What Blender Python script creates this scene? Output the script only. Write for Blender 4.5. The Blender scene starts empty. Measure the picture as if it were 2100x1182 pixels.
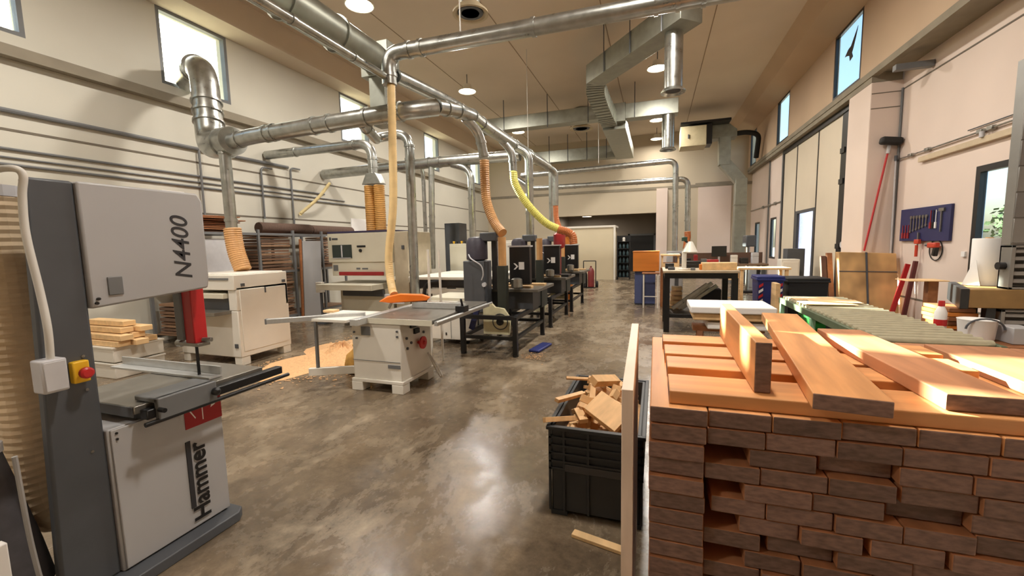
import bpy, bmesh, math, random
from mathutils import Vector as V, Matrix, Euler
R = math.radians
rnd = random.Random(7)
S = bpy.context.scene
COL = S.collection

# ---------------------------------------------------------------- camera
cd = bpy.data.cameras.new('camera'); cam = bpy.data.objects.new('camera', cd); COL.objects.link(cam)
cd.sensor_fit = 'HORIZONTAL'; cd.sensor_width = 36.0; cd.lens = 36.0 * 860.0 / 2100.0
cd.clip_start = 0.05; cd.clip_end = 500
CR = ((0.94623596, -0.01220556, 0.32324685), (0.32274456, 0.10284064, -0.94088243), (-0.02175892, 0.99462296, 0.10125079))
M = Matrix(CR).to_4x4(); M.translation = (0, 0, 1.65)
cam.matrix_world = M
S.camera = cam

# ---------------------------------------------------------------- world, sun, exposure
SUN_DIR = V((-0.858, 0.382, 0.345)).normalized()
w = bpy.data.worlds.new('world'); S.world = w; w.use_nodes = True
nt = w.node_tree; bgn = nt.nodes['Background']
sky = nt.nodes.new('ShaderNodeTexSky'); sky.sky_type = 'NISHITA'; sky.sun_disc = False
sky.sun_elevation = math.asin(SUN_DIR.z); sky.sun_rotation = math.atan2(SUN_DIR.x, SUN_DIR.y)
sky.air_density = 1.0; sky.dust_density = 2.0; sky.ozone_density = 1.5
nt.links.new(sky.outputs[0], bgn.inputs[0]); bgn.inputs[1].default_value = 0.45
ld = bpy.data.lights.new('sun', 'SUN'); ld.energy = 60.0; ld.angle = R(0.6); ld.color = (1.0, 0.95, 0.80)
sun = bpy.data.objects.new('sun', ld); COL.objects.link(sun)
sun.rotation_euler = SUN_DIR.to_track_quat('Z', 'Y').to_euler(); sun.location = (-20, 10, 12)
S.view_settings.view_transform = 'Standard'; S.view_settings.look = 'None'
S.view_settings.gamma = 1.0; S.view_settings.use_curve_mapping = False
S.view_settings.exposure = 0.27
S.cycles.max_bounces = 8; S.cycles.diffuse_bounces = 5; S.cycles.glossy_bounces = 4; S.cycles.transparent_max_bounces = 12
S.cycles.sample_clamp_indirect = 6.0; S.cycles.caustics_reflective = False; S.cycles.caustics_refractive = False

# ---------------------------------------------------------------- materials
def lin(c):
    return tuple(((v / 255.0) / 12.92 if v / 255.0 <= 0.04045 else ((v / 255.0 + 0.055) / 1.055) ** 2.4) for v in c)
_mats = {}
def mat(name, col, rough=0.5, metal=0.0, var=0.08, scale=6.0, stretch=(1, 1, 1), bump=0.0, rvar=0.0, perobj=0.0, detail=3.0):
    if name in _mats: return _mats[name]
    m = bpy.data.materials.new(name); m.use_nodes = True
    n = m.node_tree.nodes; l = m.node_tree.links; b = n['Principled BSDF']
    c = lin(col)
    b.inputs['Roughness'].default_value = rough; b.inputs['Metallic'].default_value = metal
    tc = n.new('ShaderNodeTexCoord'); mp = n.new('ShaderNodeMapping'); mp.inputs['Scale'].default_value = [scale * s for s in stretch]
    l.new(tc.outputs['Object'], mp.inputs['Vector'])
    nz = n.new('ShaderNodeTexNoise'); nz.inputs['Scale'].default_value = 1.0; nz.inputs['Detail'].default_value = detail
    l.new(mp.outputs[0], nz.inputs['Vector'])
    if perobj:
        oi = n.new('ShaderNodeObjectInfo'); cb = n.new('ShaderNodeVectorMath'); cb.operation = 'SCALE'
        cb.inputs[0].default_value = (37.0, 19.0, 53.0); l.new(oi.outputs['Random'], cb.inputs['Scale']); l.new(cb.outputs[0], mp.inputs['Location'])
    rp = n.new('ShaderNodeValToRGB'); rp.color_ramp.elements[0].position = 0.3; rp.color_ramp.elements[1].position = 0.7
    rp.color_ramp.elements[0].color = [x * (1 - var) for x in c] + [1]; rp.color_ramp.elements[1].color = [min(1, x * (1 + var)) for x in c] + [1]
    l.new(nz.outputs['Fac'], rp.inputs[0])
    out = rp.outputs[0]
    if perobj:
        hs = n.new('ShaderNodeHueSaturation'); mr = n.new('ShaderNodeMapRange')
        mr.inputs['To Min'].default_value = 1 - perobj; mr.inputs['To Max'].default_value = 1 + perobj
        l.new(oi.outputs['Random'], mr.inputs['Value']); l.new(mr.outputs[0], hs.inputs['Value']); l.new(out, hs.inputs['Color'])
        out = hs.outputs[0]
    l.new(out, b.inputs['Base Color'])
    if rvar:
        mr2 = n.new('ShaderNodeMapRange'); mr2.inputs['To Min'].default_value = max(0.02, rough - rvar); mr2.inputs['To Max'].default_value = min(1, rough + rvar)
        l.new(nz.outputs['Fac'], mr2.inputs['Value']); l.new(mr2.outputs[0], b.inputs['Roughness'])
    if bump:
        bp = n.new('ShaderNodeBump'); bp.inputs['Strength'].default_value = bump; bp.inputs['Distance'].default_value = 0.01
        l.new(nz.outputs['Fac'], bp.inputs['Height']); l.new(bp.outputs[0], b.inputs['Normal'])
    _mats[name] = m; return m

def emis(name, col, strength):
    m = bpy.data.materials.new(name); m.use_nodes = True; b = m.node_tree.nodes['Principled BSDF']
    b.inputs['Base Color'].default_value = (*lin(col), 1); b.inputs['Emission Color'].default_value = (*lin(col), 1); b.inputs['Emission Strength'].default_value = strength
    return m

def glassmat(name, tint=(0.9, 0.95, 0.95), gloss=0.08):
    m = bpy.data.materials.new(name); m.use_nodes = True; n = m.node_tree.nodes; l = m.node_tree.links
    n.remove(n['Principled BSDF']); o = n['Material Output']
    t = n.new('ShaderNodeBsdfTransparent'); t.inputs[0].default_value = (*tint, 1)
    g = n.new('ShaderNodeBsdfGlossy'); g.inputs['Roughness'].default_value = 0.03
    x = n.new('ShaderNodeMixShader'); x.inputs[0].default_value = gloss
    l.new(t.outputs[0], x.inputs[1]); l.new(g.outputs[0], x.inputs[2]); l.new(x.outputs[0], o.inputs[0]); return m

GLASS = glassmat('window_glass')
def frosted():
    m = bpy.data.materials.new('frosted_pane'); m.use_nodes = True; n = m.node_tree.nodes; l = m.node_tree.links
    b = n['Principled BSDF']; b.inputs['Base Color'].default_value = (*lin((225, 226, 245)), 1); b.inputs['Roughness'].default_value = 0.6
    t = n.new('ShaderNodeBsdfRefraction'); t.inputs['IOR'].default_value = 1.02; t.inputs['Roughness'].default_value = 0.9
    v = n.new('ShaderNodeTexVoronoi'); v.inputs['Scale'].default_value = 20.0
    rp = n.new('ShaderNodeValToRGB'); rp.color_ramp.elements[0].color = (0.48, 0.50, 0.74, 1); rp.color_ramp.elements[1].color = (0.78, 0.78, 0.9, 1); rp.color_ramp.elements[1].position = 0.4
    tc = n.new('ShaderNodeTexCoord'); l.new(tc.outputs['Object'], v.inputs['Vector']); l.new(v.outputs['Distance'], rp.inputs[0]); l.new(rp.outputs[0], t.inputs[0])
    x = n.new('ShaderNodeMixShader'); x.inputs[0].default_value = 0.85
    l.new(b.outputs[0], x.inputs[1]); l.new(t.outputs[0], x.inputs[2]); l.new(x.outputs[0], n['Material Output'].inputs[0]); return m
FROST = frosted()

galv = mat('galvanised_steel', (176, 178, 174), 0.30, 0.95, 0.16, 9, rvar=0.08)
galvdull = mat('dull_galvanised_duct', (150, 152, 142), 0.42, 0.75, 0.12, 5, rvar=0.08)
white = mat('white_machine_paint', (226, 222, 212), 0.4, 0, 0.03, 4)
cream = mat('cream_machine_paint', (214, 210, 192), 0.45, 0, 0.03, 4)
ltgrey = mat('light_grey_paint', (172, 172, 174), 0.4, 0, 0.03, 3)
dkgrey = mat('dark_grey_paint', (76, 79, 84), 0.45, 0, 0.08, 5)
midgrey = mat('mid_grey_paint', (112, 114, 116), 0.45, 0, 0.06, 5)
black = mat('black_paint', (22, 22, 24), 0.4, 0, 0.1, 6)
rubber = mat('black_rubber', (28, 27, 26), 0.7, 0, 0.1, 8)
steel = mat('brushed_steel', (150, 148, 142), 0.32, 0.85, 0.1, 30, (1, 8, 1), rvar=0.08)
castiron = mat('machined_cast_iron', (128, 124, 116), 0.35, 0.6, 0.12, 10, rvar=0.1)
alu = mat('anodised_aluminium', (200, 202, 202), 0.35, 0.6, 0.05, 20, (1, 6, 1))
red = mat('red_plastic', (190, 40, 42), 0.4)
dkred = mat('dark_red_paint', (160, 42, 46), 0.4)
orange = mat('orange_plastic', (255, 128, 40), 0.4)
yellow = mat('yellow_plastic', (240, 190, 40), 0.45)
greenp = mat('green_plastic', (30, 110, 40), 0.45)
bluep = mat('blue_plastic', (32, 44, 110), 0.45)
greyplast = mat('pale_grey_plastic', (196, 196, 200), 0.5)
hosetan = mat('tan_hose_plastic', (206, 158, 104), 0.45, 0, 0.08, 10)
hosecream = mat('cream_hose_plastic', (232, 214, 160), 0.42, 0, 0.08, 10)
hoseyel = mat('yellow_hose_plastic', (228, 224, 120), 0.42, 0, 0.06, 10)
hosebrn = mat('brown_hose_plastic', (190, 112, 62), 0.45, 0, 0.08, 10)
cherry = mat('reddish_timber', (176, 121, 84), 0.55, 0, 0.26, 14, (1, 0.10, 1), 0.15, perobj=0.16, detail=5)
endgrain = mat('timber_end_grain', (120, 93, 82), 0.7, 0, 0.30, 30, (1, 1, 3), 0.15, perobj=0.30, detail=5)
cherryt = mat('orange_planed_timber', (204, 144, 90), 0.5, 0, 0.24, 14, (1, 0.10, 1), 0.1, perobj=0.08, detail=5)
palewood = mat('pale_spruce_wood', (226, 190, 140), 0.6, 0, 0.12, 16, (1, 0.12, 1), 0.1, perobj=0.1)
palewoodx = mat('pale_spruce_offcut', (224, 182, 130), 0.6, 0, 0.14, 22, (1, 0.3, 1), 0.1, perobj=0.14)
brownwood = mat('brown_wood', (150, 96, 58), 0.55, 0, 0.18, 14, (1, 0.12, 1), 0.1)
orangewood = mat('orange_varnished_wood', (214, 130, 52), 0.4, 0, 0.1, 10, (0.1, 1, 1))
mdf = mat('brown_board_sheet', (120, 92, 70), 0.7, 0, 0.1, 10)
card = mat('cardboard', (198, 158, 106), 0.8, 0, 0.42, 2.6, (1, 1, 0.7), detail=2)
felt = mat('dark_brown_felt', (92, 72, 62), 0.9, 0, 0.15, 30)
sawdust = mat('sawdust', (208, 164, 118), 0.95, 0, 0.16, 40, bump=0.6)
cratem = mat('black_crate_plastic', (46, 48, 50), 0.5, 0, 0.12, 8)
paper = mat('white_paper', (238, 236, 234), 0.7, 0, 0.02, 4)
textm = mat('dark_lettering', (46, 46, 50), 0.5, 0, 0.02, 4)
fabricw = mat('white_cable', (214, 212, 206), 0.5, 0, 0.03, 4)

# ---------------------------------------------------------------- mesh builder
class MB:
    def __init__(s): s.bm = bmesh.new(); s.mi = 0; s.T = None
    def m(s, i): s.mi = i; return s
    def _f(s, vs):
        try: f = s.bm.faces.new(vs); f.material_index = s.mi; return f
        except ValueError: return None
    def _v(s, co):
        co = V(co)
        return s.bm.verts.new(s.T @ co if s.T else co)
    def hexa(s, p):
        v = [s._v(c) for c in p]
        for q in ((0, 3, 2, 1), (4, 5, 6, 7), (0, 1, 5, 4), (1, 2, 6, 5), (2, 3, 7, 6), (3, 0, 4, 7)): s._f([v[i] for i in q])
        return s
    def box(s, x0, x1, y0, y1, z0, z1):
        return s.hexa(((x0, y0, z0), (x1, y0, z0), (x1, y1, z0), (x0, y1, z0), (x0, y0, z1), (x1, y0, z1), (x1, y1, z1), (x0, y1, z1)))
    def obox(s, c, size, rot=(0, 0, 0)):
        Mx = Matrix.Translation(V(c)) @ Euler(rot).to_matrix().to_4x4()
        h = [d / 2 for d in size]
        pts = [(-h[0], -h[1], -h[2]), (h[0], -h[1], -h[2]), (h[0], h[1], -h[2]), (-h[0], h[1], -h[2]), (-h[0], -h[1], h[2]), (h[0], -h[1], h[2]), (h[0], h[1], h[2]), (-h[0], h[1], h[2])]
        return s.hexa([Mx @ V(p) for p in pts])
    def beam(s, a, b, w, h, up=(0, 0, 1)):
        a, b = V(a), V(b); d = (b - a).normalized(); u = V(up)
        if abs(d.dot(u)) > 0.98: u = V((0, 1, 0))
        r = d.cross(u).normalized(); u = r.cross(d).normalized()
        r = r * w / 2; u = u * h / 2
        return s.hexa((a - r - u, a + r - u, b + r - u, b - r - u, a - r + u, a + r + u, b + r + u, b - r + u))
    def tube(s, path, r, seg=14, caps=True, closed=False):
        P = [V(p) for p in path]; n = len(P)
        rs = r if hasattr(r, '__len__') else [r] * n
        t = []
        for i in range(n):
            a = P[i - 1] if i > 0 else (P[-1] if closed else P[0]); b = P[i + 1] if i < n - 1 else (P[0] if closed else P[-1])
            d = (b - a); t.append(d.normalized() if d.length > 1e-9 else (t[-1] if t else V((0, 0, 1))))
        u = t[0].cross(V((0, 0, 1)))
        if u.length < 0.05: u = t[0].cross(V((0, 1, 0)))
        u.normalize(); rings = []
        for i in range(n):
            u = (u - t[i] * u.dot(t[i])).normalized(); v = t[i].cross(u)
            rings.append([s._v(P[i] + (u * math.cos(a) + v * math.sin(a)) * rs[i]) for a in [2 * math.pi * k / seg for k in range(seg)]])
        for i in range(n - 1 + (1 if closed else 0)):
            A, B = rings[i], rings[(i + 1) % n]
            for k in range(seg): s._f((A[k], A[(k + 1) % seg], B[(k + 1) % seg], B[k]))
        if caps and not closed: s._f(rings[0][::-1]); s._f(rings[-1])
        return s
    def cyl(s, a, b, r, r2=None, seg=16):
        return s.tube([a, b], [r, r if r2 is None else r2], seg)
    def ring(s, a, b, r, t=0.012, seg=16): return s.cyl(a, b, r + t, seg=seg)
    def lathe(s, prof, o=(0, 0, 0), seg=20, axis='Z'):
        o = V(o); rings = []
        for (r, z) in prof:
            ring = []
            for k in range(seg):
                a = 2 * math.pi * k / seg; p = (r * math.cos(a), r * math.sin(a), z)
                if axis == 'X': p = (p[2], p[0], p[1])
                elif axis == 'Y': p = (p[1], p[2], p[0])
                ring.append(s._v(o + V(p)))
            rings.append(ring)
        for A, B in zip(rings, rings[1:]):
            for k in range(seg): s._f((A[k], A[(k + 1) % seg], B[(k + 1) % seg], B[k]))
        s._f(rings[0][::-1]); s._f(rings[-1]); return s
    def prism(s, pts, a, b, plane='XZ'):
        def P(u, v, w):
            return {'XZ': (u, w, v), 'XY': (u, v, w), 'YZ': (w, u, v)}[plane]
        A = [s._v(P(u, v, a)) for u, v in pts]; B = [s._v(P(u, v, b)) for u, v in pts]; n = len(pts)
        s._f(A[::-1]); s._f(B)
        for i in range(n): s._f((A[i], A[(i + 1) % n], B[(i + 1) % n], B[i]))
        return s
    def quad(s, *p): s._f([s._v(c) for c in p]); return s
    def build(s, name, mats, parent=None, bev=0.0, smooth=True, local=False, ang=40):
        bmesh.ops.recalc_face_normals(s.bm, faces=s.bm.faces)
        me = bpy.data.meshes.new(name); s.bm.to_mesh(me); s.bm.free()
        for m in (mats if isinstance(mats, (list, tuple)) else [mats]): me.materials.append(m)
        ob = bpy.data.objects.new(name, me); COL.objects.link(ob)
        if smooth: me.shade_smooth(); me.set_sharp_from_angle(angle=R(ang))
        if parent:
            if not local:
                off = V((0, 0, 0)); q = parent
                Mi = world_of(parent).inverted(); me.transform(Mi)
            ob.parent = parent
        elif not local and len(me.vertices):
            xs = [v.co for v in me.vertices]
            c = V(((min(v.x for v in xs) + max(v.x for v in xs)) / 2, (min(v.y for v in xs) + max(v.y for v in xs)) / 2, min(v.z for v in xs)))
            me.transform(Matrix.Translation(-c)); ob.location = c
        if bev:
            b = ob.modifiers.new('bevel', 'BEVEL'); b.width = bev; b.segments = 2; b.limit_method = 'ANGLE'; b.angle_limit = R(40)
        return ob
def world_of(o):
    m = Matrix.LocRotScale(o.location, o.rotation_euler, o.scale)
    return world_of(o.parent) @ m if o.parent else m

def thing(name, label, cat, loc=(0, 0, 0), rz=0.0, group=None):
    o = bpy.data.objects.new(name, None); COL.objects.link(o); o.empty_display_size = 0.1
    o.location = loc; o.rotation_euler = (0, 0, rz); return tag(o, label, cat, group)
def tag(o, label, cat, group=None, kind=None):
    if label: o['label'] = label
    if cat: o['category'] = cat
    if group: o['group'] = group
    if kind: o['kind'] = kind
    return o
def struct(o): o['kind'] = 'structure'; return o
def dup(root, loc=None, rz=None, label=None, group=None):
    r = root.copy(); COL.objects.link(r)
    if loc is not None: r.location = loc
    if rz is not None: r.rotation_euler = (0, 0, rz)
    if label: r['label'] = label
    if group: r['group'] = group
    for ch in list(root.children):
        c = ch.copy(); COL.objects.link(c); c.parent = r
        for g in list(ch.children):
            d = g.copy(); COL.objects.link(d); d.parent = c
    return r
def fillet(pts, rad=0.2, n=8):
    P = [V(p) for p in pts]; out = [P[0]]
    for i in range(1, len(P) - 1):
        a, b, c = P[i - 1], P[i], P[i + 1]; d1 = (a - b); d2 = (c - b)
        r = min(rad, d1.length * 0.49, d2.length * 0.49); p1 = b + d1.normalized() * r; p2 = b + d2.normalized() * r
        for k in range(n + 1):
            t = k / n; out.append((1 - t) ** 2 * p1 + 2 * t * (1 - t) * b + t * t * p2)
    out.append(P[-1]); return out
def spline(pts, n=12):
    P = [V(p) for p in pts]; P = [2 * P[0] - P[1]] + P + [2 * P[-1] - P[-2]]; out = []
    for i in range(1, len(P) - 2):
        a, b, c, d = P[i - 1:i + 3]
        for k in range(n):
            t = k / n; out.append(0.5 * (2 * b + (c - a) * t + (2 * a - 5 * b + 4 * c - d) * t * t + (3 * b - 3 * c + d - a) * t ** 3))
    out.append(P[-2]); return out
def resample(path, step):
    P = [V(p) for p in path]; out = [P[0]]; acc = 0.0
    for a, b in zip(P, P[1:]):
        L = (b - a).length
        if L < 1e-9: continue
        while acc + L >= step:
            t = (step - acc) / L; a = a + (b - a) * t; out.append(a.copy()); L = (b - a).length; acc = 0.0
        acc += L
    out.append(P[-1]); return out
def hose_mesh(mb, path, r, pitch=0.03, depth=0.1, seg=14):
    q = resample(path, pitch / 2)
    return mb.tube(q, [r * (1 + (depth if i % 2 else -depth)) for i in range(len(q))], seg)
def pipe(label, path, r, rad=0.3, joints=(), name='extraction_pipe', m=None, parent=None, group=None, cat='pipe', seg=18):
    p = fillet(path, rad, 9); mb = MB(); mb.tube(p, r, seg)
    P = [V(q) for q in path]
    for (i, f) in joints:                       # a raised clamp band on leg i at fraction f
        a = P[i].lerp(P[i + 1], f); d = (P[i + 1] - P[i]).normalized() * 0.02; mb.cyl(a - d, a + d, r * 1.09 + 0.004, seg=seg)
    o = mb.build(name, m or galv, parent)
    if not parent: tag(o, label, cat, group)
    return o
def text(name, body, size, Mx, m, parent, extrude=0.001, shear=0.0, sx=1.0, bold=0.0):
    c = bpy.data.curves.new(name, 'FONT'); c.body = body; c.size = size; c.extrude = extrude; c.shear = shear; c.offset = bold
    o = bpy.data.objects.new(name, c); COL.objects.link(o)
    dg = bpy.context.evaluated_depsgraph_get(); dg.update(); me = bpy.data.meshes.new_from_object(o.evaluated_get(dg))
    bpy.data.objects.remove(o); bpy.data.curves.remove(c)
    me.transform(Matrix.Diagonal((sx, 1, 1, 1))); me.transform(world_of(parent).inverted() @ Mx if parent else Mx)
    me.materials.clear(); me.materials.append(m)
    t = bpy.data.objects.new(name, me); COL.objects.link(t); t.parent = parent; return t
ORD = ['first', 'second', 'third', 'fourth', 'fifth', 'sixth', 'seventh', 'eighth', 'ninth', 'tenth', 'eleventh', 'twelfth', 'thirteenth', 'fourteenth', 'fifteenth', 'sixteenth']
# ---------------------------------------------------------------- setting materials
def floor_mat():
    m = bpy.data.materials.new('polished_concrete'); m.use_nodes = True; n = m.node_tree.nodes; l = m.node_tree.links; b = n['Principled BSDF']
    tc = n.new('ShaderNodeTexCoord')
    def noise(sc, det, rough=0.6, dist=0.0, st=(1, 1, 1)):
        mp = n.new('ShaderNodeMapping'); mp.inputs['Scale'].default_value = st; l.new(tc.outputs['Object'], mp.inputs[0])
        z = n.new('ShaderNodeTexNoise'); z.inputs['Scale'].default_value = sc; z.inputs['Detail'].default_value = det; z.inputs['Roughness'].default_value = rough; z.inputs['Distortion'].default_value = dist
        l.new(mp.outputs[0], z.inputs['Vector']); return z
    def ramp(src, p0, c0, p1, c1):
        r = n.new('ShaderNodeValToRGB'); r.color_ramp.elements[0].position = p0; r.color_ramp.elements[1].position = p1
        r.color_ramp.elements[0].color = (*c0, 1); r.color_ramp.elements[1].color = (*c1, 1); l.new(src, r.inputs[0]); return r
    big = noise(0.8, 9, 0.68, 0.15); fine = noise(14, 8, 0.72); sw = noise(2.3, 9, 0.74, 0.25, (1.0, 0.6, 1))
    base = ramp(big.outputs['Fac'], 0.36, lin((92, 79, 64)), 0.66, lin((138, 121, 99)))
    dusty = ramp(sw.outputs['Fac'], 0.50, (0, 0, 0), 0.64, (1, 1, 1))
    mx = n.new('ShaderNodeMix'); mx.data_type = 'RGBA'; l.new(base.outputs[0], mx.inputs['A']); mx.inputs['B'].default_value = (*lin((172, 156, 132)), 1)
    mul = n.new('ShaderNodeMath'); mul.operation = 'MULTIPLY'; mul.inputs[1].default_value = 0.6; l.new(dusty.outputs[0], mul.inputs[0]); l.new(mul.outputs[0], mx.inputs['Factor'])
    sp = ramp(fine.outputs['Fac'], 0.36, (0.62, 0.62, 0.62), 0.62, (1.12, 1.12, 1.12))
    m2 = n.new('ShaderNodeMix'); m2.data_type = 'RGBA'; m2.blend_type = 'MULTIPLY'; m2.inputs['Factor'].default_value = 0.75
    l.new(mx.outputs['Result'], m2.inputs['A']); l.new(sp.outputs[0], m2.inputs['B']); l.new(m2.outputs['Result'], b.inputs['Base Color'])
    rr = n.new('ShaderNodeMapRange'); rr.inputs['From Min'].default_value = 0.35; rr.inputs['From Max'].default_value = 0.65; rr.inputs['To Min'].default_value = 0.10; rr.inputs['To Max'].default_value = 0.42
    l.new(sw.outputs['Fac'], rr.inputs['Value']); l.new(rr.outputs[0], b.inputs['Roughness']); b.inputs['Specular IOR Level'].default_value = 0.6
    bp = n.new('ShaderNodeBump'); bp.inputs['Strength'].default_value = 0.08; bp.inputs['Distance'].default_value = 0.01; l.new(fine.outputs['Fac'], bp.inputs['Height']); l.new(bp.outputs[0], b.inputs['Normal'])
    return m
FLOOR = floor_mat()
WALLR = mat('warm_white_wall_paint', (222, 205, 194), 0.75, 0, 0.04, 0.7)
WALLL = mat('grey_white_wall_panels', (205, 202, 190), 0.75, 0, 0.04, 0.7)
WALLB = mat('back_wall_panels', (196, 184, 162), 0.75, 0, 0.04, 0.6)
WALLU = mat('upper_wall_concrete', (196, 172, 146), 0.8, 0, 0.05, 0.8)
CEIL = mat('ceiling_concrete_slabs', (214, 200, 182), 0.85, 0, 0.05, 0.5)
RECESS = mat('recess_grey_wall', (136, 126, 114), 0.8, 0, 0.06, 1)
CONCR = mat('raw_concrete_ledge', (140, 132, 116), 0.8, 0, 0.12, 3)
JOINT = mat('panel_joint_shadow_gap', (112, 104, 92), 0.85)
DOORP = mat('door_panel_cream', (214, 202, 182), 0.55, 0, 0.03, 1)

XL, XU, XR, YB, ZC = -8.8, 3.9, 4.4, 21.8, 6.8
Y0 = -7.0

def wallgrid(mb, x0, x1, y0, y1, z0, z1, holes):
    ys = sorted({y0, y1, *[h[0] for h in holes], *[h[1] for h in holes]}); zs = sorted({z0, z1, *[h[2] for h in holes], *[h[3] for h in holes]})
    for ya, yb in zip(ys, ys[1:]):
        run = None
        for za, zb in zip(zs, zs[1:]):
            cy, cz = (ya + yb) / 2, (za + zb) / 2
            if any(h[0] < cy < h[1] and h[2] < cz < h[3] for h in holes):
                if run: mb.box(x0, x1, ya, yb, *run); run = None
            else: run = (run[0], zb) if run else (za, zb)
        if run: mb.box(x0, x1, ya, yb, *run)
    return mb

struct(MB().box(-9.2, 4.9, Y0, 26, -0.3, 0).build('floor', FLOOR, smooth=False))
struct(MB().box(-9.2, 4.03, Y0, 26, ZC, ZC + 0.3).build('ceiling', CEIL, smooth=False))
SILL, HEAD = 4.83, 6.22
LW = [(0.95, 2.3), (2.62, 3.87), (5.68, 7.04), (10.45, 11.75), (15.2, 16.4), (19.6, 20.9)]
RW = [(1.4, 2.8), (6.1, 7.4), (10.77, 12.2), (15.7, 17.1), (20.25, 21.4)]
lwin = [(a, b, SILL, HEAD) for a, b in LW[1:]]
struct(wallgrid(MB(), XL - 0.3, XL, Y0, YB, 0, ZC, lwin).build('wall_left', WALLL, smooth=False))
rw = [(a, b, SILL + 0.02, HEAD + 0.06) for a, b in RW[2:]]
struct(wallgrid(MB(), XU, XU + 0.10, Y0, YB, SILL, ZC, rw).build('wall_right_upper', WALLU, smooth=False))
struct(wallgrid(MB(), XR, XR + 0.12, Y0, 10.3, 0, SILL, [(6.75, 8.1, 1.0, 2.64)]).box(XU + 0.1, XR + 0.12, Y0, 10.3, SILL - 0.02, SILL).build('wall_right', WALLR, smooth=False))
XD = 4.08
struct(wallgrid(MB(), XD, XD + 0.12, 16.75, YB, 0, SILL, [(17.45, 18.3, 0.95, 2.46), (20.0, 20.9, 0.95, 2.40)]).build('wall_right_far', WALLR, smooth=False))
struct(MB().box(XU, XR + 0.3, 10.25, 11.25, 0, 4.62).build('trim_1', WALLR, bev=0.015, smooth=False))     # the concrete pier beside the door
struct(MB().box(XU, XD + 0.3, 10.25, YB, 4.62, SILL).build('trim_2', CONCR, smooth=False))               # lintel beam over the door
struct(MB().box(XU + 0.02, XR, Y0, 10.25, SILL - 0.04, SILL).box(XU - 0.02, XU + 0.1, Y0, YB, SILL - 0.1, SILL + 0.02).build('trim_3', CONCR, smooth=False))
struct(MB().prism([(XU, HEAD + 0.06), (XU, ZC), (3.05, ZC), (3.3, 6.5)], Y0, YB, 'XZ').build('trim_4', WALLU, smooth=False))      # haunch under the ceiling, right
struct(MB().box(XL, -8.2, Y0, YB, HEAD, ZC).build('trim_5', CEIL, smooth=False))                          # edge beam, left
struct(MB().box(XL, XL + 0.16, Y0, YB, 4.46, 4.62).build('trim_6', CONCR, smooth=False))                  # ledge under the left windows
jl = MB()
for z in (3.44, 2.42): jl.box(XL, XL + 0.006, Y0, YB, z, z + 0.035)
struct(jl.build('trim_7', JOINT, smooth=False))
jr = MB().box(XR - 0.006, XR, Y0, 10.25, 0.52, 0.55).box(XR - 0.006, XR, Y0, 10.25, 4.42, 4.445)
for z in (4.12, 4.40): jr.box(XU + 0.01, XR, 10.244, 10.25, z, z + 0.015)
struct(jr.build('trim_8', JOINT, smooth=False))
struct(MB().box(-9.2, 4.9, Y0 - 0.3, Y0, -0.3, ZC + 0.3).build('wall_rear', WALLB, smooth=False))
# back wall with the low opening
wb = MB()
for (a, b, c, d) in ((-9.2, -5.0, 0, ZC), (-5.0, 0.0, 3.08, ZC), (0.0, 4.9, 0, ZC)): wb.box(a, b, YB, YB + 0.3, c, d)
struct(wb.build('wall_back', WALLB, smooth=False))
struct(MB().box(-9.2, 4.3, YB - 0.03, YB, 4.18, 4.30).box(1.72, 3.9, YB - 0.03, YB, 4.30, 4.36).build('trim_9', CONCR, smooth=False))
struct(MB().box(1.85, 3.25, YB - 0.05, YB, 0, 4.16).build('trim_10', WALLR, smooth=False))                # lighter infill panel
struct(MB().box(0.0, 0.5, YB - 0.25, YB, 0, 4.2).build('trim_11', WALLR, smooth=False))                   # pilaster right of the opening
struct(MB().box(-5.3, -5.0, YB + 0.3, 25.6, 0, 3.4).box(0.0, 0.3, YB + 0.3, 25.6, 0, 3.4).box(-5.3, 0.3, 25.3, 25.6, 0, 3.4).box(-5.3, 0.3, YB + 0.3, 25.6, 3.4, 3.6).build('wall_recess', RECESS, smooth=False))
dk = MB().box(-1.42, -0.12, 25.22, 25.3, 0, 2.05).build('door_2', black, smooth=False); struct(dk)
struct(MB().box(-1.52, -1.42, 25.2, 25.3, 0, 2.15).box(-0.12, -0.02, 25.2, 25.3, 0, 2.15).box(-1.52, -0.02, 25.2, 25.3, 2.05, 2.15).build('door_frame', midgrey, dk, smooth=False))
# left wall pilasters and white lintel panels
WN = [0]
def window(x, y0, y1, z0, z1, t=0.06, fr=black, depth=0.12, mull=False, inset=0.04):
    WN[0] += 1
    mb = MB(); x0, x1 = x + inset, x + inset + depth
    mb.box(x0, x1, y0, y1, z0, z0 + t).box(x0, x1, y0, y1, z1 - t, z1).box(x0, x1, y0, y0 + t, z0 + t, z1 - t).box(x0, x1, y1 - t, y1, z0 + t, z1 - t)
    if mull: mb.box(x0, x1, (y0 + y1) / 2 - t / 2, (y0 + y1) / 2 + t / 2, z0 + t, z1 - t)
    o = struct(mb.build('window_%d' % WN[0], fr, smooth=False))
    g = MB().box(x0 + 0.05, x0 + 0.06, y0 + t, y1 - t, z0 + t, z1 - t).build('pane', GLASS, o, smooth=False)
    return o
for a, b in LW[1:]: window(XL - 0.16, a, b, SILL, HEAD, fr=midgrey)
for a, b in RW[2:]: window(XU, a, b, SILL + 0.02, HEAD + 0.06, depth=0.06, inset=0.0)
window(XR, 6.75, 8.1, 1.0, 2.64, t=0.09, depth=0.08, inset=0.0)
window(XD, 17.45, 18.3, 0.95, 2.46, t=0.07, depth=0.06, inset=0.0); window(XD, 20.0, 20.9, 0.95, 2.40, t=0.07, depth=0.06, inset=0.0)

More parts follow.
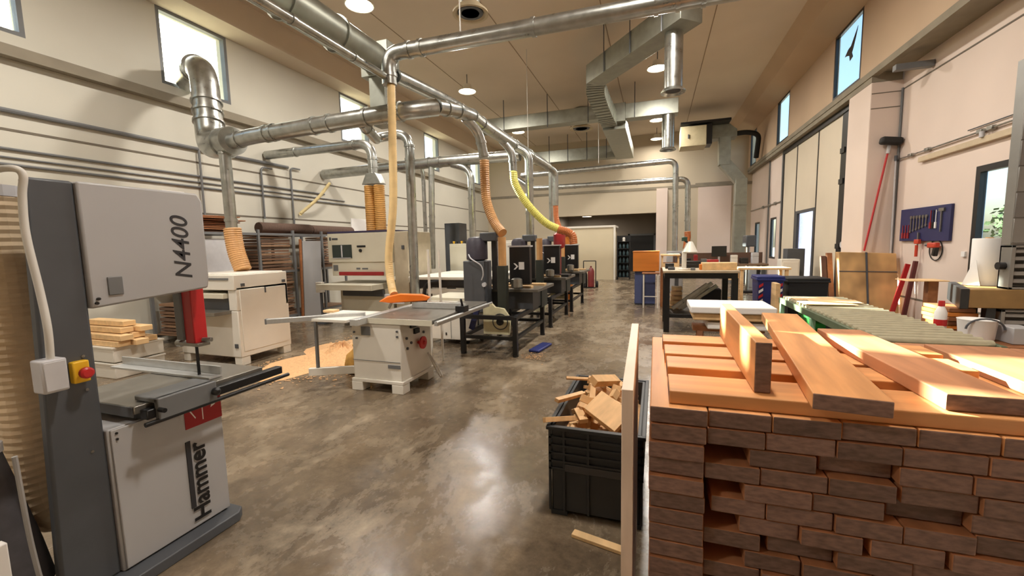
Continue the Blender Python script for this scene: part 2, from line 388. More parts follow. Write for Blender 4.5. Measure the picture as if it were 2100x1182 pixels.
# the tall folding door with its wicket door
D = MB()
for a, b in ((12.0, 13.55), (15.35, 16.72)): D.box(XD, XD + 0.08, a + 0.02, b - 0.02, 0.04, 4.5)
D.box(XD, XD + 0.08, 13.57, 15.33, 2.5, 4.5)
door = struct(D.build('door_1', DOORP, bev=0.01, smooth=False))
g = MB()
for y in (13.55, 15.34): g.box(XD - 0.01, XD + 0.07, y - 0.03, y + 0.03, 0.02, 4.5)
g.box(XD - 0.02, XD + 0.1, 11.25, 12.0, 0, 4.6).box(XD - 0.05, XD + 0.1, 11.25, 16.75, 4.5, 4.62)
for z in (1.4, 2.9, 3.6): g.box(XD - 0.05, XD - 0.02, 11.75, 11.98, z, z + 0.12)
g.box(XD - 0.01, XD + 0.08, 16.70, 16.78, 0, 4.5)
g.build('door_seal', black, door, smooth=False)
g = MB().box(XD - 0.01, XD + 0.07, 13.58, 15.31, 2.42, 2.5)
g.box(XD - 0.01, XD + 0.07, 13.58, 13.72, 0.04, 2.42).box(XD - 0.01, XD + 0.07, 15.1, 15.31, 0.04, 2.42).box(XD - 0.01, XD + 0.07, 13.72, 15.1, 0.04, 0.34)
g.build('wicket_frame', dkgrey, door, smooth=False)
MB().box(XD + 0.03, XD + 0.05, 13.72, 15.1, 0.34, 2.42).build('wicket_pane', FROST, door, smooth=False)
MB().tube(fillet([(XD - 0.02, 15.2, 1.0), (XD - 0.08, 15.2, 1.0), (XD - 0.08, 15.2, 1.3), (XD - 0.02, 15.2, 1.3)], 0.03), 0.012, 8).build('wicket_handle', black, door)
MB().cyl((XD - 0.06, 11.6, 1.5), (XD - 0.02, 11.6, 1.5), 0.07).build('door_switch', greyplast, door)

# vertical panel joints on the far right wall and slab joints on the ceiling
struct(MB().box(XD - 0.03, XD, 18.55, 18.67, 0, 4.6).box(XD - 0.03, XD, 16.8, 16.9, 0, 4.6).build('trim_13', midgrey, smooth=False))
cj = MB()
for x in (-6.0, -3.6, -1.2, 1.2): cj.box(x, x + 0.02, Y0, YB, ZC - 0.006, ZC)
struct(cj.build('trim_14', mat('slab_joint', (150, 132, 110), 0.9), smooth=False))

# outside: ground, hedge and trees beyond the right windows
GR = mat('outside_gravel', (150, 140, 120), 0.9, 0, 0.1, 2)
struct(MB().box(5.2, 120, -60, 120, -0.4, -0.3).box(-120, -9.6, -60, 120, -0.4, -0.3).build('ground', GR, smooth=False))
leaf = mat('tree_leaves', (44, 70, 34), 0.8, 0, 0.35, 6)
bark = mat('tree_bark', (92, 74, 56), 0.9, 0, 0.2, 8)
def tree(x, y, h, r, label):
    t = thing('tree', label, 'tree', (x, y, -0.3)); q = random.Random(int(x * 7 + y))
    MB().tube([(x, y, -0.3), (x + .05, y, h * 0.4), (x, y, h * 0.7)], [0.16, 0.12, 0.05], 8).build('trunk', bark, t)
    mb = MB()
    for k in range(420):
        d = V((q.gauss(0, 1), q.gauss(0, 1), q.gauss(0, 1))).normalized() * r * (q.random() ** 0.4)
        c = V((x, y, h - r * 0.7)) + d; e = V((q.gauss(0, 1), q.gauss(0, 1), q.gauss(0, 1))).normalized() * 0.18; f = e.cross(V((q.gauss(0, 1), q.gauss(0, 1), q.gauss(0, 1)))).normalized() * 0.14
        mb.quad(c - e, c + f, c + e, c - f)
    mb.build('foliage', leaf, t, smooth=False)
tree(20.8, 34.0, 3.3, 1.5, 'green tree outside, seen low through the window by the tool board')
bld = thing('building', 'pale blue grey building edge outside the window by the tool board', 'building', (18.0, 45.0, -0.3))
bm_ = mat('pale_blue_cladding', (150, 175, 212), 0.7)
MB().box(15.0, 22.4, 40.0, 52, -0.3, 13).build('wall', bm_, bld, smooth=False)
MB().box(14.9, 22.5, 39.9, 52.1, 13, 13.3).build('roof', midgrey, bld, smooth=False)

# ---------------------------------------------------------------- ceiling lamps
lampglow = emis('lamp_glow', (255, 238, 205), 14.0)
def lamp(x, y, label, grp='round lamps hanging under the ceiling', z=6.3, power=170):
    t = thing('ceiling_lamp', label, 'lamp', (x, y, z), 0, grp)
    MB().lathe([(0.05, 0.22), (0.12, 0.2), (0.14, 0.06), (0.26, 0.04), (0.28, 0.0), (0.26, 0.0), (0.25, 0.02), (0.02, 0.03)], (x, y, z)).build('housing', white, t)
    MB().cyl((x, y, z + 0.01), (x, y, z + 0.022), 0.235, seg=24).build('diffuser', lampglow, t)
    MB().cyl((x, y, z + 0.2), (x, y, ZC if z > 5 else 3.4), 0.012, seg=8).build('hanger', dkgrey, t)
    l = bpy.data.lights.new('lamp_light', 'AREA'); l.shape = 'DISK'; l.size = 0.44; l.energy = power; l.color = (1.0, 0.93, 0.84)
    o = bpy.data.objects.new('lamp_light', l); COL.objects.link(o); o.parent = t; o.location = (0, 0, -0.02)
lamp(-3.6, 23.4, 'unseen lamp added to brighten the low recess behind the booth', z=3.12, power=60)  # hidden behind the lintel, added so the recess walls don't go black
lamp(-5.45, 7.2, 'round ceiling lamp above the big duct, nearest in the left row')
lamp(-5.45, 12.1, 'round ceiling lamp, second along the left row')
lamp(-5.45, 17.1, 'round ceiling lamp, third and farthest in the left row')
lamp(-0.02, 12.5, 'round ceiling lamp beside the nearer silver drop outlet')
lamp(-0.02, 17.6, 'round ceiling lamp beside the farther silver drop outlet')
lamp(-0.02, 20.7, 'round ceiling lamp against the back wall behind the farther drop outlet', power=45)
for i, (x, y) in enumerate(((-0.02, 7.4), (-0.02, 2.3), (-5.45, 2.3), (-5.45, -2.6))):  # lamp rows continued out of view, added for extra fill light
    lamp(x, y, 'unseen ceiling lamp continuing the rows, added for fill light', 'added ceiling lamps above the view')
# ================================================================ bandsaw
bs = thing('bandsaw', 'tall grey bandsaw with red blade guide standing nearest the camera', 'bandsaw', (-2.75, 1.35, 0))
MB().prism([(-2.56, 0.97), (-2.40, 0.97), (-2.40, 1.74), (-2.44, 1.79), (-3.05, 1.79), (-3.05, 1.2), (-2.56, 1.2)], 0, 0.06, 'XY').build('base', dkgrey, bs, 0.006)
MB().prism([(.985, .06), (1.205, .06), (1.205, 1.985), (1.045, 1.985)], -2.575, -2.52, 'YZ').build('column', dkgrey, bs, 0.012)
cab = MB().box(-3.0, -2.505, 1.205, 1.75, 0.06, 0.80).build('lower_cabinet', ltgrey, bs, 0.008)
MB().box(-2.505, -2.492, 1.215, 1.755, 0.07, 0.795).build('door', ltgrey, cab, 0.004)
MB().cyl((-2.5, 1.235, 0.775), (-2.487, 1.235, 0.775), 0.006, seg=8).cyl((-2.5, 1.235, 0.745), (-2.487, 1.235, 0.745), 0.006, seg=8).build('screw', black, cab)
tag(MB().box(-2.494, -2.488, 1.545, 1.754, 0.655, 0.79).build('sticker', dkred, cab, smooth=False), 'dark red sticker', None)
for q4 in (((1.64, .68), (1.645, .68), (1.645, .765), (1.64, .765)), ((1.69, .735), (1.715, .745), (1.722, .757), (1.695, .75)), ((1.57, .755), (1.60, .70), (1.603, .705), (1.575, .76))):
    MB().prism(q4, -2.4885, -2.4865, 'YZ').build('sticker_mark', paper, cab, smooth=False)
hood = MB().prism([(1.205, 1.395), (1.755, 1.44), (1.765, 1.50), (1.765, 1.94), (1.74, 1.985), (1.205, 1.985)], -3.0, -2.50, 'YZ').build('wheel_housing', ltgrey, bs, 0.01)
MB().box(-2.505, -2.493, 1.275, 1.335, 1.452, 1.54).build('vent_plate', midgrey, hood, 0.003)
MB().cyl((-2.5, 1.232, 1.44), (-2.488, 1.232, 1.44), 0.007, seg=8).cyl((-2.5, 1.224, 1.42), (-2.488, 1.224, 1.42), 0.007, seg=8).build('screw', black, hood)
MB().lathe([(0.03, 0), (0.03, 0.02), (0.012, 0.025), (0.012, 0.05)], (-2.7, 1.765, 1.62), 12, 'Y').build('tension_knob', black, hood)
MB().box(-2.72, -2.60, 1.62, 1.74, 1.985, 2.0).build('top_cap', paper, hood, 0.003)
def side_text(name, s, y, z, size, par, m, shear=0, bold=0, x=-2.4865):       # reads upwards, faces +X
    Mx = Matrix(((0, 0, 1, x), (0, -1, 0, y), (1, 0, 0, z), (0, 0, 0, 1)))
    return text(name, s, size, Mx, m, par, 0.0006, shear, 1.0, bold)
side_text('model_lettering', 'N4400', 1.668, 1.50, 0.125, hood, textm, 0.2, 0.001, -2.499)
side_text('maker_lettering', 'Hammer', 1.634, 0.10, 0.129, cab, black, 0, 0.0028)
MB().box(-2.4925, -2.4865, 1.535, 1.56, 0.19, 0.585).build('lettering_bar', textm, cab, smooth=False)
# table, rail, fence
tb = MB().box(-3.06, -2.46, 1.30, 2.03, 0.845, 0.885).build('table', castiron, bs, 0.004)
ts = MB().box(-2.95, -2.55, 1.45, 1.9, 0.78, 0.845)
for y in (1.36, 1.66, 1.97): ts.box(-3.02, -2.48, y - 0.012, y + 0.012, 0.80, 0.845)
ts.build('table_support', dkgrey, bs)
MB().box(-3.05, -2.47, 1.296, 1.302, 0.83, 0.882).build('table_edge', dkgrey, tb, smooth=False)
MB().box(-2.455, -2.40, 1.32, 2.13, 0.815, 0.865).build('fence_rail', black, bs, 0.006)
MB().cyl((-2.385, 1.30, 0.80), (-2.385, 2.16, 0.80), 0.012, seg=10).build('guide_rod', black, bs)
MB().box(-2.56, -2.385, 1.36, 1.66, 0.888, 0.915).box(-2.41, -2.375, 1.36, 1.66, 0.80, 0.915).build('fence_carriage', midgrey, bs, 0.006)
MB().prism([(-3.45, 0.888), (-2.52, 0.888), (-2.52, 0.90), (-3.45, 0.90)], 1.72, 1.80, 'XZ').prism([(-3.45, 0.90), (-2.52, 0.90), (-2.52, 0.95), (-3.45, 0.95)], 1.79, 1.80, 'XZ').build('rip_fence', alu, bs)
MB().cyl((-2.37, 1.36, 0.86), (-2.33, 1.36, 0.86), 0.012, seg=10).build('clamp_lever', black, bs)
MB().lathe([(0.01, 0), (0.022, 0.01), (0.022, 0.03), (0.01, 0.04)], (-2.375, 1.64, 0.86), 12, 'X').build('clamp_knob', black, bs)
gp = MB().prism([(-2.69, 1.72), (-2.61, 1.72), (-2.61, 1.80), (-2.69, 1.80)], 1.10, 1.46, 'XY').build('blade_guide_post', red, bs, 0.006)
MB().box(-2.75, -2.69, 1.71, 1.78, 1.12, 1.45).build('guide_rack', midgrey, gp, 0.004)
MB().box(-2.76, -2.58, 1.715, 1.79, 1.085, 1.105).cyl((-2.79, 1.74, 1.095), (-2.75, 1.74, 1.095), 0.022, seg=12).cyl((-2.6, 1.76, 1.12), (-2.55, 1.78, 1.12), 0.014, seg=12).build('blade_guide', steel, gp, 0.002)
MB().box(-2.652, -2.648, 1.745, 1.762, 0.88, 1.10).build('blade', black, bs, smooth=False)
es = MB().box(-2.522, -2.485, 1.105, 1.165, 1.065, 1.165).build('switch_box', yellow, bs, 0.006)
MB().lathe([(0.012, 0), (0.012, 0.015), (0.026, 0.018), (0.026, 0.035), (0.018, 0.042)], (-2.485, 1.138, 1.112), 16, 'X').build('stop_button', red, es)
jb = MB().box(-2.525, -2.44, 0.985, 1.07, 1.06, 1.205)
tag(jb.build('junction_box', greyplast, bs, 0.008), 'pale grey square junction box', None)
MB().box(-2.44, -2.436, 0.992, 1.063, 1.07, 1.195).build('box_lid', greyplast, bs.children[-1], 0.003)
MB().tube(spline([(-2.47, 1.03, 1.20), (-2.46, 1.03, 1.34), (-2.48, 1.03, 1.50), (-2.50, 1.02, 1.74), (-2.50, 1.025, 1.9), (-2.49, 1.03, 1.99), (-2.53, 1.0, 2.01), (-2.75, 0.97, 1.99)], 10), 0.014, 10).build('cable', fabricw, bs)
for (y, z) in ((1.16, 1.02), (1.16, 1.18), (1.08, 1.17), (1.15, 0.72)): MB().cyl((-2.525, y, z), (-2.515, y, z), 0.007, seg=8).build('bolt', steel, bs)
# hose and dust bag behind the column
hb = MB(); hose_mesh(hb, spline([(-2.86, 1.07, 1.93), (-2.855, 1.075, 1.7), (-2.85, 1.08, 1.3), (-2.84, 1.085, 0.9), (-2.85, 1.085, 0.62), (-2.84, 1.10, 0.42), (-2.80, 1.195, 0.34)], 14), 0.10, 0.036, 0.03, 18); hb.m(1).cyl((-2.86, 1.07, 1.92), (-2.86, 1.07, 1.97), 0.105).m(0)
tag(hb.build('ribbed_hose', [mat('beige_ribbed_hose', (206, 184, 152), 0.6, 0, 0.10, 14), greyplast], ang=12), 'wide beige ribbed extraction hose behind the grey bandsaw column', 'hose')
bag = thing('dust_bag', 'dark grey cloth dust bag at the foot of the beige ribbed hose', 'bag', (-2.735, 0.90, 0))
MB().lathe([(0.05, 0.062), (0.12, 0.07), (0.15, 0.16), (0.125, 0.34), (0.08, 0.6), (0.04, 0.82)], (-2.735, 0.90, 0), 20).build('sack', mat('dark_cloth', (78, 76, 80), 0.95, 0, 0.12, 20), bag)
MB().cyl((-2.735, 0.90, 0.80), (-2.735, 0.90, 0.84), 0.05).build('collar', greyplast, bag); MB().cyl((-2.735, 0.90, 0), (-2.735, 0.90, 0.07), 0.065).build('foot', rubber, bag)
tag(MB().tube(spline([(-2.12, 0.76, 0.95), (-2.12, 0.77, 0.6), (-2.13, 0.80, 0.3), (-2.15, 0.86, 0.03), (-2.15, 0.91, 0.012)], 10), 0.008, 8).build('cable', mat('grey_cable', (150, 148, 146), 0.6)), 'thin grey cable hanging in front of the dark dust bag', 'cable')
tag(MB().box(-2.16, -2.12, 0.50, 0.715, 0, 0.66).build('board', paper, None, 0.004), 'white board edge at the lower left corner beside the beige hose', 'board')

# ================================================================ wood stock behind the bandsaw
tr = thing('storage_box', 'upper white box under the timber pile left of the planer', 'box', (-7.15, 3.7, 0.22), 0, 'white boxes under the timber pile')
MB().box(-7.5, -6.72, 3.4, 4.0, 0.22, 0.42).build('body', white, tr, 0.01); MB().box(-7.51, -6.71, 3.39, 4.01, 0.40, 0.425).build('lid', white, tr, 0.004)
dup(tr, (-7.15, 3.7, 0), label='lower white box on the floor under the timber pile left of the planer')
for k, (y, z, l) in enumerate(((3.5, .43, .95), (3.66, .43, 1.05), (3.84, .43, .9), (3.52, .51, 1.0), (3.7, .51, .9), (3.6, .59, .85), (3.78, .59, .95), (3.66, .67, .8))):
    o = MB().box(-l / 2, l / 2, -.075, .075, 0, .07).build('timber_plank', palewood, None, 0.004, local=True); o.location = (-7.2 + l / 2 - .4, y, z); o.rotation_euler = (0, 0, R(rnd.uniform(-1.5, 1.5)))
    tag(o, 'pale plank in the small pile on white boxes behind the bandsaw', 'plank', 'pale planks on the white boxes')

# ================================================================ planer
pl = thing('planer', 'white box shaped planer with tan hose and grey slotted front, beside sawdust', 'planer', (-6.2, 4.75, 0))
x0, x1, ya, yb = -6.85, -5.62, 4.32, 5.20
MB().box(x0, x1, ya, yb, 0.12, 0.80).box(x0 + 0.02, -6.36, ya + 0.02, yb, 0.80, 1.14).box(-5.78, x1, ya, yb, 0.80, 1.14).box(x0, x1, ya + 0.45, yb, 0.80, 1.14).build('body', white, pl, 0.012)
MB().box(-6.75, x1, ya - 0.02, yb, 1.10, 1.315).box(-6.72, -5.64, ya + 0.05, yb - .05, 1.315, 1.33).build('head', white, pl, 0.015)
MB().box(-6.55, -5.72, ya - 0.03, ya, 1.245, 1.275).build('front_slot', midgrey, pl, smooth=False)
MB().box(-6.42, -5.80, ya - 0.06, ya + 0.4, 0.98, 1.05).build('pressure_plate', cream, pl, 0.004)
MB().box(-6.40, -5.80, ya + 0.02, ya + 0.45, 0.80, 0.975).build('feed_opening', dkgrey, pl, smooth=False)
MB().box(-6.42, -5.74, ya - 0.25, ya + 0.5, 0.76, 0.81).build('table', castiron, pl, 0.004)
sd = MB().box(x1, x1 + 0.012, ya + 0.05, yb - 0.05, 0.2, 1.10).build('side_panel', white, pl, 0.004)
for (a, b, c, d) in ((ya + .08, ya + .13, 1.15, 1.19), (yb - .1, yb - .05, 1.15, 1.19), (ya + .45, ya + .47, 1.02, 1.10)): MB().box(x1, x1 + .02, a, b, c, d).build('latch', dkgrey, pl, smooth=False)
MB().cyl((x1 + .01, yb - 0.3, 0.55), (x1 + .03, yb - 0.3, 0.55), 0.025, seg=12).build('side_knob', midgrey, pl)
for (x, y) in ((x0 + .08, ya + .08), (x1 - .08, ya + .08), (x0 + .08, yb - .08), (x1 - .08, yb - .08)): MB().box(x - .07, x + .07, y - .07, y + .07, 0, .12).build('foot', white, pl, 0.006)
for z in (0.62, 0.88, 1.0): MB().lathe([(.012, 0), (.012, .05), (.035, .05), (.035, .08), (.012, .085)], (-6.6, ya + .02, z), 12, 'Y').build('knob', black, pl)
MB().box(-5.72, -5.66, ya - .012, ya, .26, .32).build('badge', dkgrey, pl, smooth=False)
hm = MB(); hose_mesh(hm, spline([(-6.46, 5.0, 2.02), (-6.44, 5.0, 1.8), (-6.40, 5.0, 1.6), (-6.30, 5.0, 1.345)], 10), 0.125, 0.035, 0.04, 18)
tag(hm.build('flexible_hose', hosetan, ang=14), 'tan flexible hose joining the silver drop pipe to the white planer', 'hose')

# sawdust heap and sack
hp = MB(); q = random.Random(3); n = 40
rad_ = [1 + .16 * math.sin(3 * a + 1) + .10 * math.sin(7 * a) + q.uniform(-.07, .07) for a in [2 * math.pi * k / n for k in range(n)]]
rings = [[hp._v((-4.62, 5.25, 0.20))]]
for i in range(1, 13):
    rr = i / 12
    rings.append([hp._v((-4.62 + math.cos(a) * rr * .86 * rad_[k], 5.2 + math.sin(a) * rr * 1.12 * rad_[k], 0.003 + .2 * max(0, 1 - rr) ** 1.7 * (1 + q.uniform(-.25, .25)))) for k, a in enumerate([2 * math.pi * k / n for k in range(n)])])
for k in range(n): hp._f((rings[0][0], rings[1][k], rings[1][(k + 1) % n]))
for A, B in zip(rings[1:], rings[2:]):
    for k in range(n): hp._f((A[k], B[k], B[(k + 1) % n], A[(k + 1) % n]))
for k in range(500):
    a = q.random() * 6.283; rr = 1.0 + abs(q.gauss(0, .16)); x = -4.62 + math.cos(a) * rr * .86; y = 5.2 + math.sin(a) * rr * 1.12; s = q.uniform(.008, .025)
    if x < -5.45: continue
    hp.quad((x - s, y, .004), (x, y - s * .7, .006), (x + s, y + s * .2, .004), (x, y + s, .007))
tag(hp.build('sawdust_heap', sawdust), 'orange brown heap of sawdust on the floor beside the white planer', 'sawdust', kind='stuff')
sk = thing('sack', 'crumpled yellow brown sack standing behind the table saw outrigger', 'sack', (-3.75, 4.55, 0))
MB().lathe([(.06, 0), (.17, .02), (.20, .12), (.17, .24), (.10, .30), (.07, .33), (.09, .38)], (-3.75, 4.55, 0), 14).build('body', mat('ochre_sack', (196, 150, 74), .85, 0, .2, 10), sk)
MB().ring((-3.75, 4.55, .31), (-3.75, 4.55, .335), .07, .006).build('tie', paper, sk)

# ================================================================ table saw
sw = thing('table_saw', 'white sliding table saw with orange blade guard and red handwheel', 'table saw', (-3.0, 4.25, 0))
cb = MB().box(-3.34, -2.68, 3.94, 4.60, 0.14, 0.80).build('cabinet', white, sw, 0.012)
MB().box(-3.345, -2.70, 3.934, 3.94, 0.36, 0.365).box(-2.86, -2.70, 3.932, 3.94, .29, .33).build('panel_seam', midgrey, cb, smooth=False)
MB().box(-3.20, -3.08, 3.930, 3.94, .66, .76).build('warning_plate', midgrey, cb, smooth=False)
for (x, z) in ((-3.3, .69), (-3.27, .62), (-2.72, .66), (-2.72, .72)): MB().cyl((x, 3.925, z), (x, 3.94, z), .012, seg=8).build('screw', dkgrey, cb)
bs2 = MB().box(-3.36, -2.66, 3.92, 4.62, 0.105, 0.145)
for (x, y) in ((-3.29, 3.99), (-2.74, 3.99), (-3.29, 4.54), (-2.74, 4.54)): bs2.box(x - .075, x + .075, y - .07, y + .07, 0, .105)
bs2.build('base', white, sw, 0.006)
MB().box(-3.10, -2.27, 3.93, 4.85, 0.815, 0.865).build('table', castiron, sw, 0.006)
MB().box(-3.10, -2.27, 3.925, 3.932, .80, .862).build('table_edge', cream, sw, smooth=False)
MB().box(-2.7, -2.27, 4.85, 5.5, 0.82, 0.86).build('extension_table', castiron, sw, 0.004)
MB().box(-2.255, -2.215, 3.95, 5.45, 0.80, 0.845).cyl((-2.20, 3.9, .845), (-2.20, 5.5, .845), .014).build('fence_rail', alu, sw)
MB().box(-2.30, -2.18, 4.55, 4.68, .855, .93).cyl((-2.22, 4.6, .9), (-2.22, 4.55, 1.02), .014).build('fence_clamp', black, sw, .004)
MB().box(-3.0, -2.3, 4.70, 4.73, .87, .945).build('rip_fence', alu, sw, .003)
MB().box(-3.20, -3.10, 3.75, 5.0, .80, .872).build('sliding_beam', alu, sw, .004)
MB().box(-3.80, -3.22, 3.72, 4.35, .835, .868).build('sliding_table', white, sw, .004)
MB().beam((-4.12, 3.50, .86), (-3.22, 4.05, .88), .06, .055).build('crosscut_fence', alu, sw, .004)
MB().beam((-4.13, 3.495, .86), (-4.115, 3.504, .86), .064, .06).build('fence_cap', midgrey, sw)
MB().box(-3.75, -3.6, 3.95, 4.06, .90, .93).build('stop_block', palewood, sw, .006)
MB().beam((-3.80, 3.88, .84), (-3.83, 3.90, .22), .03, .03, (0, 1, 0)).build('outrigger_post', midgrey, sw)
MB().beam((-3.92, 3.85, .19), (-3.36, 4.12, .19), .05, .09).build('swing_arm', white, sw, .004)
MB().cyl((-3.38, 4.12, .12), (-3.38, 4.12, .26), .03).build('arm_pivot', white, sw)
MB().box(-3.62, -3.32, 4.98, 5.02, .87, 1.0).build('spreader_plate', greyplast, sw, .004)
gd = MB().prism([(4.35, .97), (4.50, .945), (4.95, .955), (5.0, 1.0), (4.9, 1.04), (4.62, 1.06), (4.45, 1.03)], -.045, .045, 'YZ')
for v in gd.bm.verts: v.co.x += 0
o = gd.build('blade_guard', orange, sw, .012, local=True); o.location = (-0.18, -0.12, 0); o.rotation_euler = (0, 0, 0)
o.data.transform(Matrix.Translation((0, -4.7, 0))); o.data.transform(Matrix.Rotation(R(-62), 4, 'Z')); o.location = (-0.05, 0.42, 0)
MB().beam((-3.3, 4.62, .865), (-3.24, 4.64, .98), .03, .012, (0, 1, 0)).build('riving_knife', steel, sw)
MB().lathe([(.02, 0), (.02, .05), (.075, .055), (.075, .075), (.03, .08), (.02, .1)], (-2.68, 4.30, .52), 20, 'X').build('handwheel', red, sw)
MB().box(-2.68, -2.655, 4.13, 4.35, .72, .79).box(-2.68, -2.65, 4.2, 4.3, .64, .70).build('control_panel', black, sw, .003)
for (y, z) in ((4.05, .62), (4.06, .50), (4.14, .55), (4.42, .62)): MB().cyl((-2.68, y, z), (-2.665, y, z), .016, seg=10).build('control_knob', dkgrey, sw)
MB().tube(spline([(-2.66, 4.48, .35), (-2.60, 4.5, .2), (-2.52, 4.5, .06), (-2.47, 4.46, .08), (-2.50, 4.42, .2), (-2.62, 4.45, .33)], 10), .012, 8).build('power_cable', fabricw, sw)
for (x, y) in ((-3.05, 5.25), (-2.93, 5.35)):
    t = tag(MB().cyl((x, y, 0), (x, y, 1.62), .018, seg=10).build('steel_pole', white), 'slim white upright pole, %s of two behind the table saw' % ('left' if x < -3 else 'right'), 'pole')
hm = MB(); hp_ = spline([(-3.22, 4.80, 3.72), (-3.24, 4.80, 3.0), (-3.28, 4.8, 2.2), (-3.38, 4.8, 1.6), (-3.37, 4.78, 1.30), (-3.30, 4.72, 1.10), (-3.25, 4.68, 1.04)], 12); hose_mesh(hm, hp_, .052, .03, .05, 14)
tag(hm.build('flexible_hose', mat('translucent_hose', (236, 206, 150), .4, 0, .08, 8)), 'long cream flexible hose hanging from the overhead pipe to the orange saw guard', 'hose')

# ================================================================ wide belt sander
sn = thing('belt_sander', 'large cream wide belt sander with a red stripe behind the table saw', 'sanding machine', (-5.9, 8.0, 0))
MB().box(-6.86, -5.20, 7.5, 8.5, 1.36, 1.99).build('upper_body', cream, sn, .012)
MB().box(-6.80, -5.20, 7.53, 8.5, 1.06, 1.36).build('middle_body', cream, sn, .008)
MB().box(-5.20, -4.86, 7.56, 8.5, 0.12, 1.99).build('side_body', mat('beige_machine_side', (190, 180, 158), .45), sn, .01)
MB().box(-6.92, -5.5, 7.15, 8.4, .78, .90).build('feed_table', cream, sn, .008)
MB().box(-6.60, -5.45, 7.50, 7.54, 1.075, 1.15).build('red_stripe', dkred, sn, smooth=False)
wn_ = MB().box(-6.73, -6.22, 7.485, 7.50, 1.45, 1.74).build('control_window', mat('dark_green_screen', (46, 56, 50), .25), sn, smooth=False)
MB().box(-6.49, -6.46, 7.478, 7.486, 1.47, 1.73).box(-6.72, -6.24, 7.478, 7.486, 1.445, 1.46).build('window_bar', greyplast, wn_, smooth=False)
MB().box(-6.80, -6.76, 7.49, 7.5, 1.84, 1.91).box(-6.73, -6.58, 7.49, 7.5, 1.85, 1.89).build('maker_badge', dkgrey, sn, smooth=False)
MB().box(-6.08, -5.86, 7.49, 7.5, 1.68, 1.72).cyl((-5.99, 7.48, 1.61), (-5.99, 7.5, 1.61), .035, seg=14).build('gauge', black, sn, smooth=False)
MB().box(-6.76, -6.64, 7.52, 7.53, 1.17, 1.3).build('side_meter', midgrey, sn, smooth=False)
MB().box(-6.15, -6.05, 7.525, 7.53, 1.2, 1.24).box(-6.0, -5.85, 7.525, 7.53, 1.2, 1.235).build('scale_mark', midgrey, sn, smooth=False)
MB().box(-6.68, -5.3, 7.6, 8.4, .12, .78).build('base', cream, sn, .01)
MB().box(-6.55, -5.5, 7.52, 7.6, .62, .76).build('gap_shade', dkgrey, sn, .006)  # dark block colouring in the shaded gap below the feed table
MB().box(-6.86, -5.2, 7.5, 8.5, 1.99, 2.03).build('top_lid', mat('dark_blue_lid', (58, 52, 82), .5), sn, .004)
for (x, y) in ((-6.6, 7.7), (-5.4, 7.7), (-6.6, 8.3), (-5.4, 8.3)): MB().box(x - .06, x + .06, y - .06, y + .06, 0, .12).build('foot', dkgrey, sn)
MB().box(-5.0, -4.94, 7.54, 7.56, 1.62, 1.70).build('side_switch', dkgrey, sn, smooth=False)
for i, x in enumerate((-5.90, -5.66)):
    hm = MB(); hose_mesh(hm, [(x, 7.8, 3.0), (x, 7.8, 2.5), (x, 7.8, 2.04)], .115, .04, .035, 16)
    tag(hm.build('flexible_hose', mat('ochre_hose', (198, 148, 78), .45, 0, .1, 8)), '%s of the two ochre hoses standing on the belt sander' % ('left' if i == 0 else 'right'), 'hose')
ob = thing('control_box', 'small white control box on a stand left of the belt sander', 'control box', (-7.05, 7.4, 0))
MB().box(-7.13, -6.97, 7.35, 7.45, .70, .93).build('box', white, ob, .006); MB().box(-7.09, -7.03, 7.34, 7.35, .79, .84).build('display', black, ob, smooth=False)
MB().cyl((-7.05, 7.42, 0), (-7.05, 7.42, .7), .03).build('post', dkgrey, ob); MB().box(-7.2, -6.9, 7.3, 7.55, 0, .03).build('base', dkgrey, ob)

# ================================================================ sheet rack along the left wall
rk = thing('storage_rack', 'grey steel rack full of brown boards along the left wall', 'rack', (-8.2, 7.3, 0))
for y in (5.0, 6.72, 7.62, 8.5, 9.3):
    MB().box(-7.98, -7.93, y - .025, y + .025, 0, 2.1).build('post', midgrey, rk, .003); MB().box(-8.62, -8.57, y - .025, y + .025, 0, 2.1).build('post', midgrey, rk, .003)
for z in (.12, 1.15, 1.98): MB().box(-7.98, -7.94, 5.0, 9.3, z, z + .05).box(-8.62, -8.58, 5.0, 9.3, z, z + .05).build('rail', midgrey, rk)
for z in (.17, 1.2): MB().box(-8.6, -7.95, 5.0, 9.3, z, z + .015).build('shelf', mdf, rk)
q = random.Random(5); nb = 0
for (z0, z1, ya, yb) in ((1.22, 1.97, 6.76, 7.58), (.19, 1.12, 6.76, 7.58), (1.22, 1.95, 8.55, 9.2), (.19, .7, 5.05, 6.6)):
    z = z0; k = 0
    while z < z1:
        t = q.uniform(.045, .08); g_ = 'brown sheets filed flat in the steel rack'
        o = MB().box(-8.56, -7.99 + q.uniform(-.03, .02), ya + q.uniform(0, .05), yb - q.uniform(0, .05), z, z + t * .72).build('board', mdf, None, .003, smooth=False)
        o.data.materials[0] = mat('brown_board_%d' % (k % 3), [(128, 98, 76), (108, 84, 68), (146, 114, 88)][k % 3], .7, 0, .1, 8)
        tag(o, 'brown board filed flat in the grey steel rack behind the planer', 'board', g_); z += t; k += 1
tag(MB().obox((-7.86, 8.02, .93), (.03, .56, 1.86), (0, R(3), 0)).build('sheet', ltgrey, None, .003), 'tall pale grey sheet leaning upright against the rack', 'sheet')
tag(MB().obox((-7.85, 7.68, .95), (.03, .06, 1.9), (0, R(2.5), 0)).build('batten', brownwood, None, .003), 'narrow brown batten leaning beside the pale grey sheet', 'batten')
tag(MB().box(-8.5, -8.0, 5.2, 6.2, 1.23, 1.9).build('carton', greyplast, None, .01), 'pale carton on the upper rack shelf behind the planer hose', 'carton')
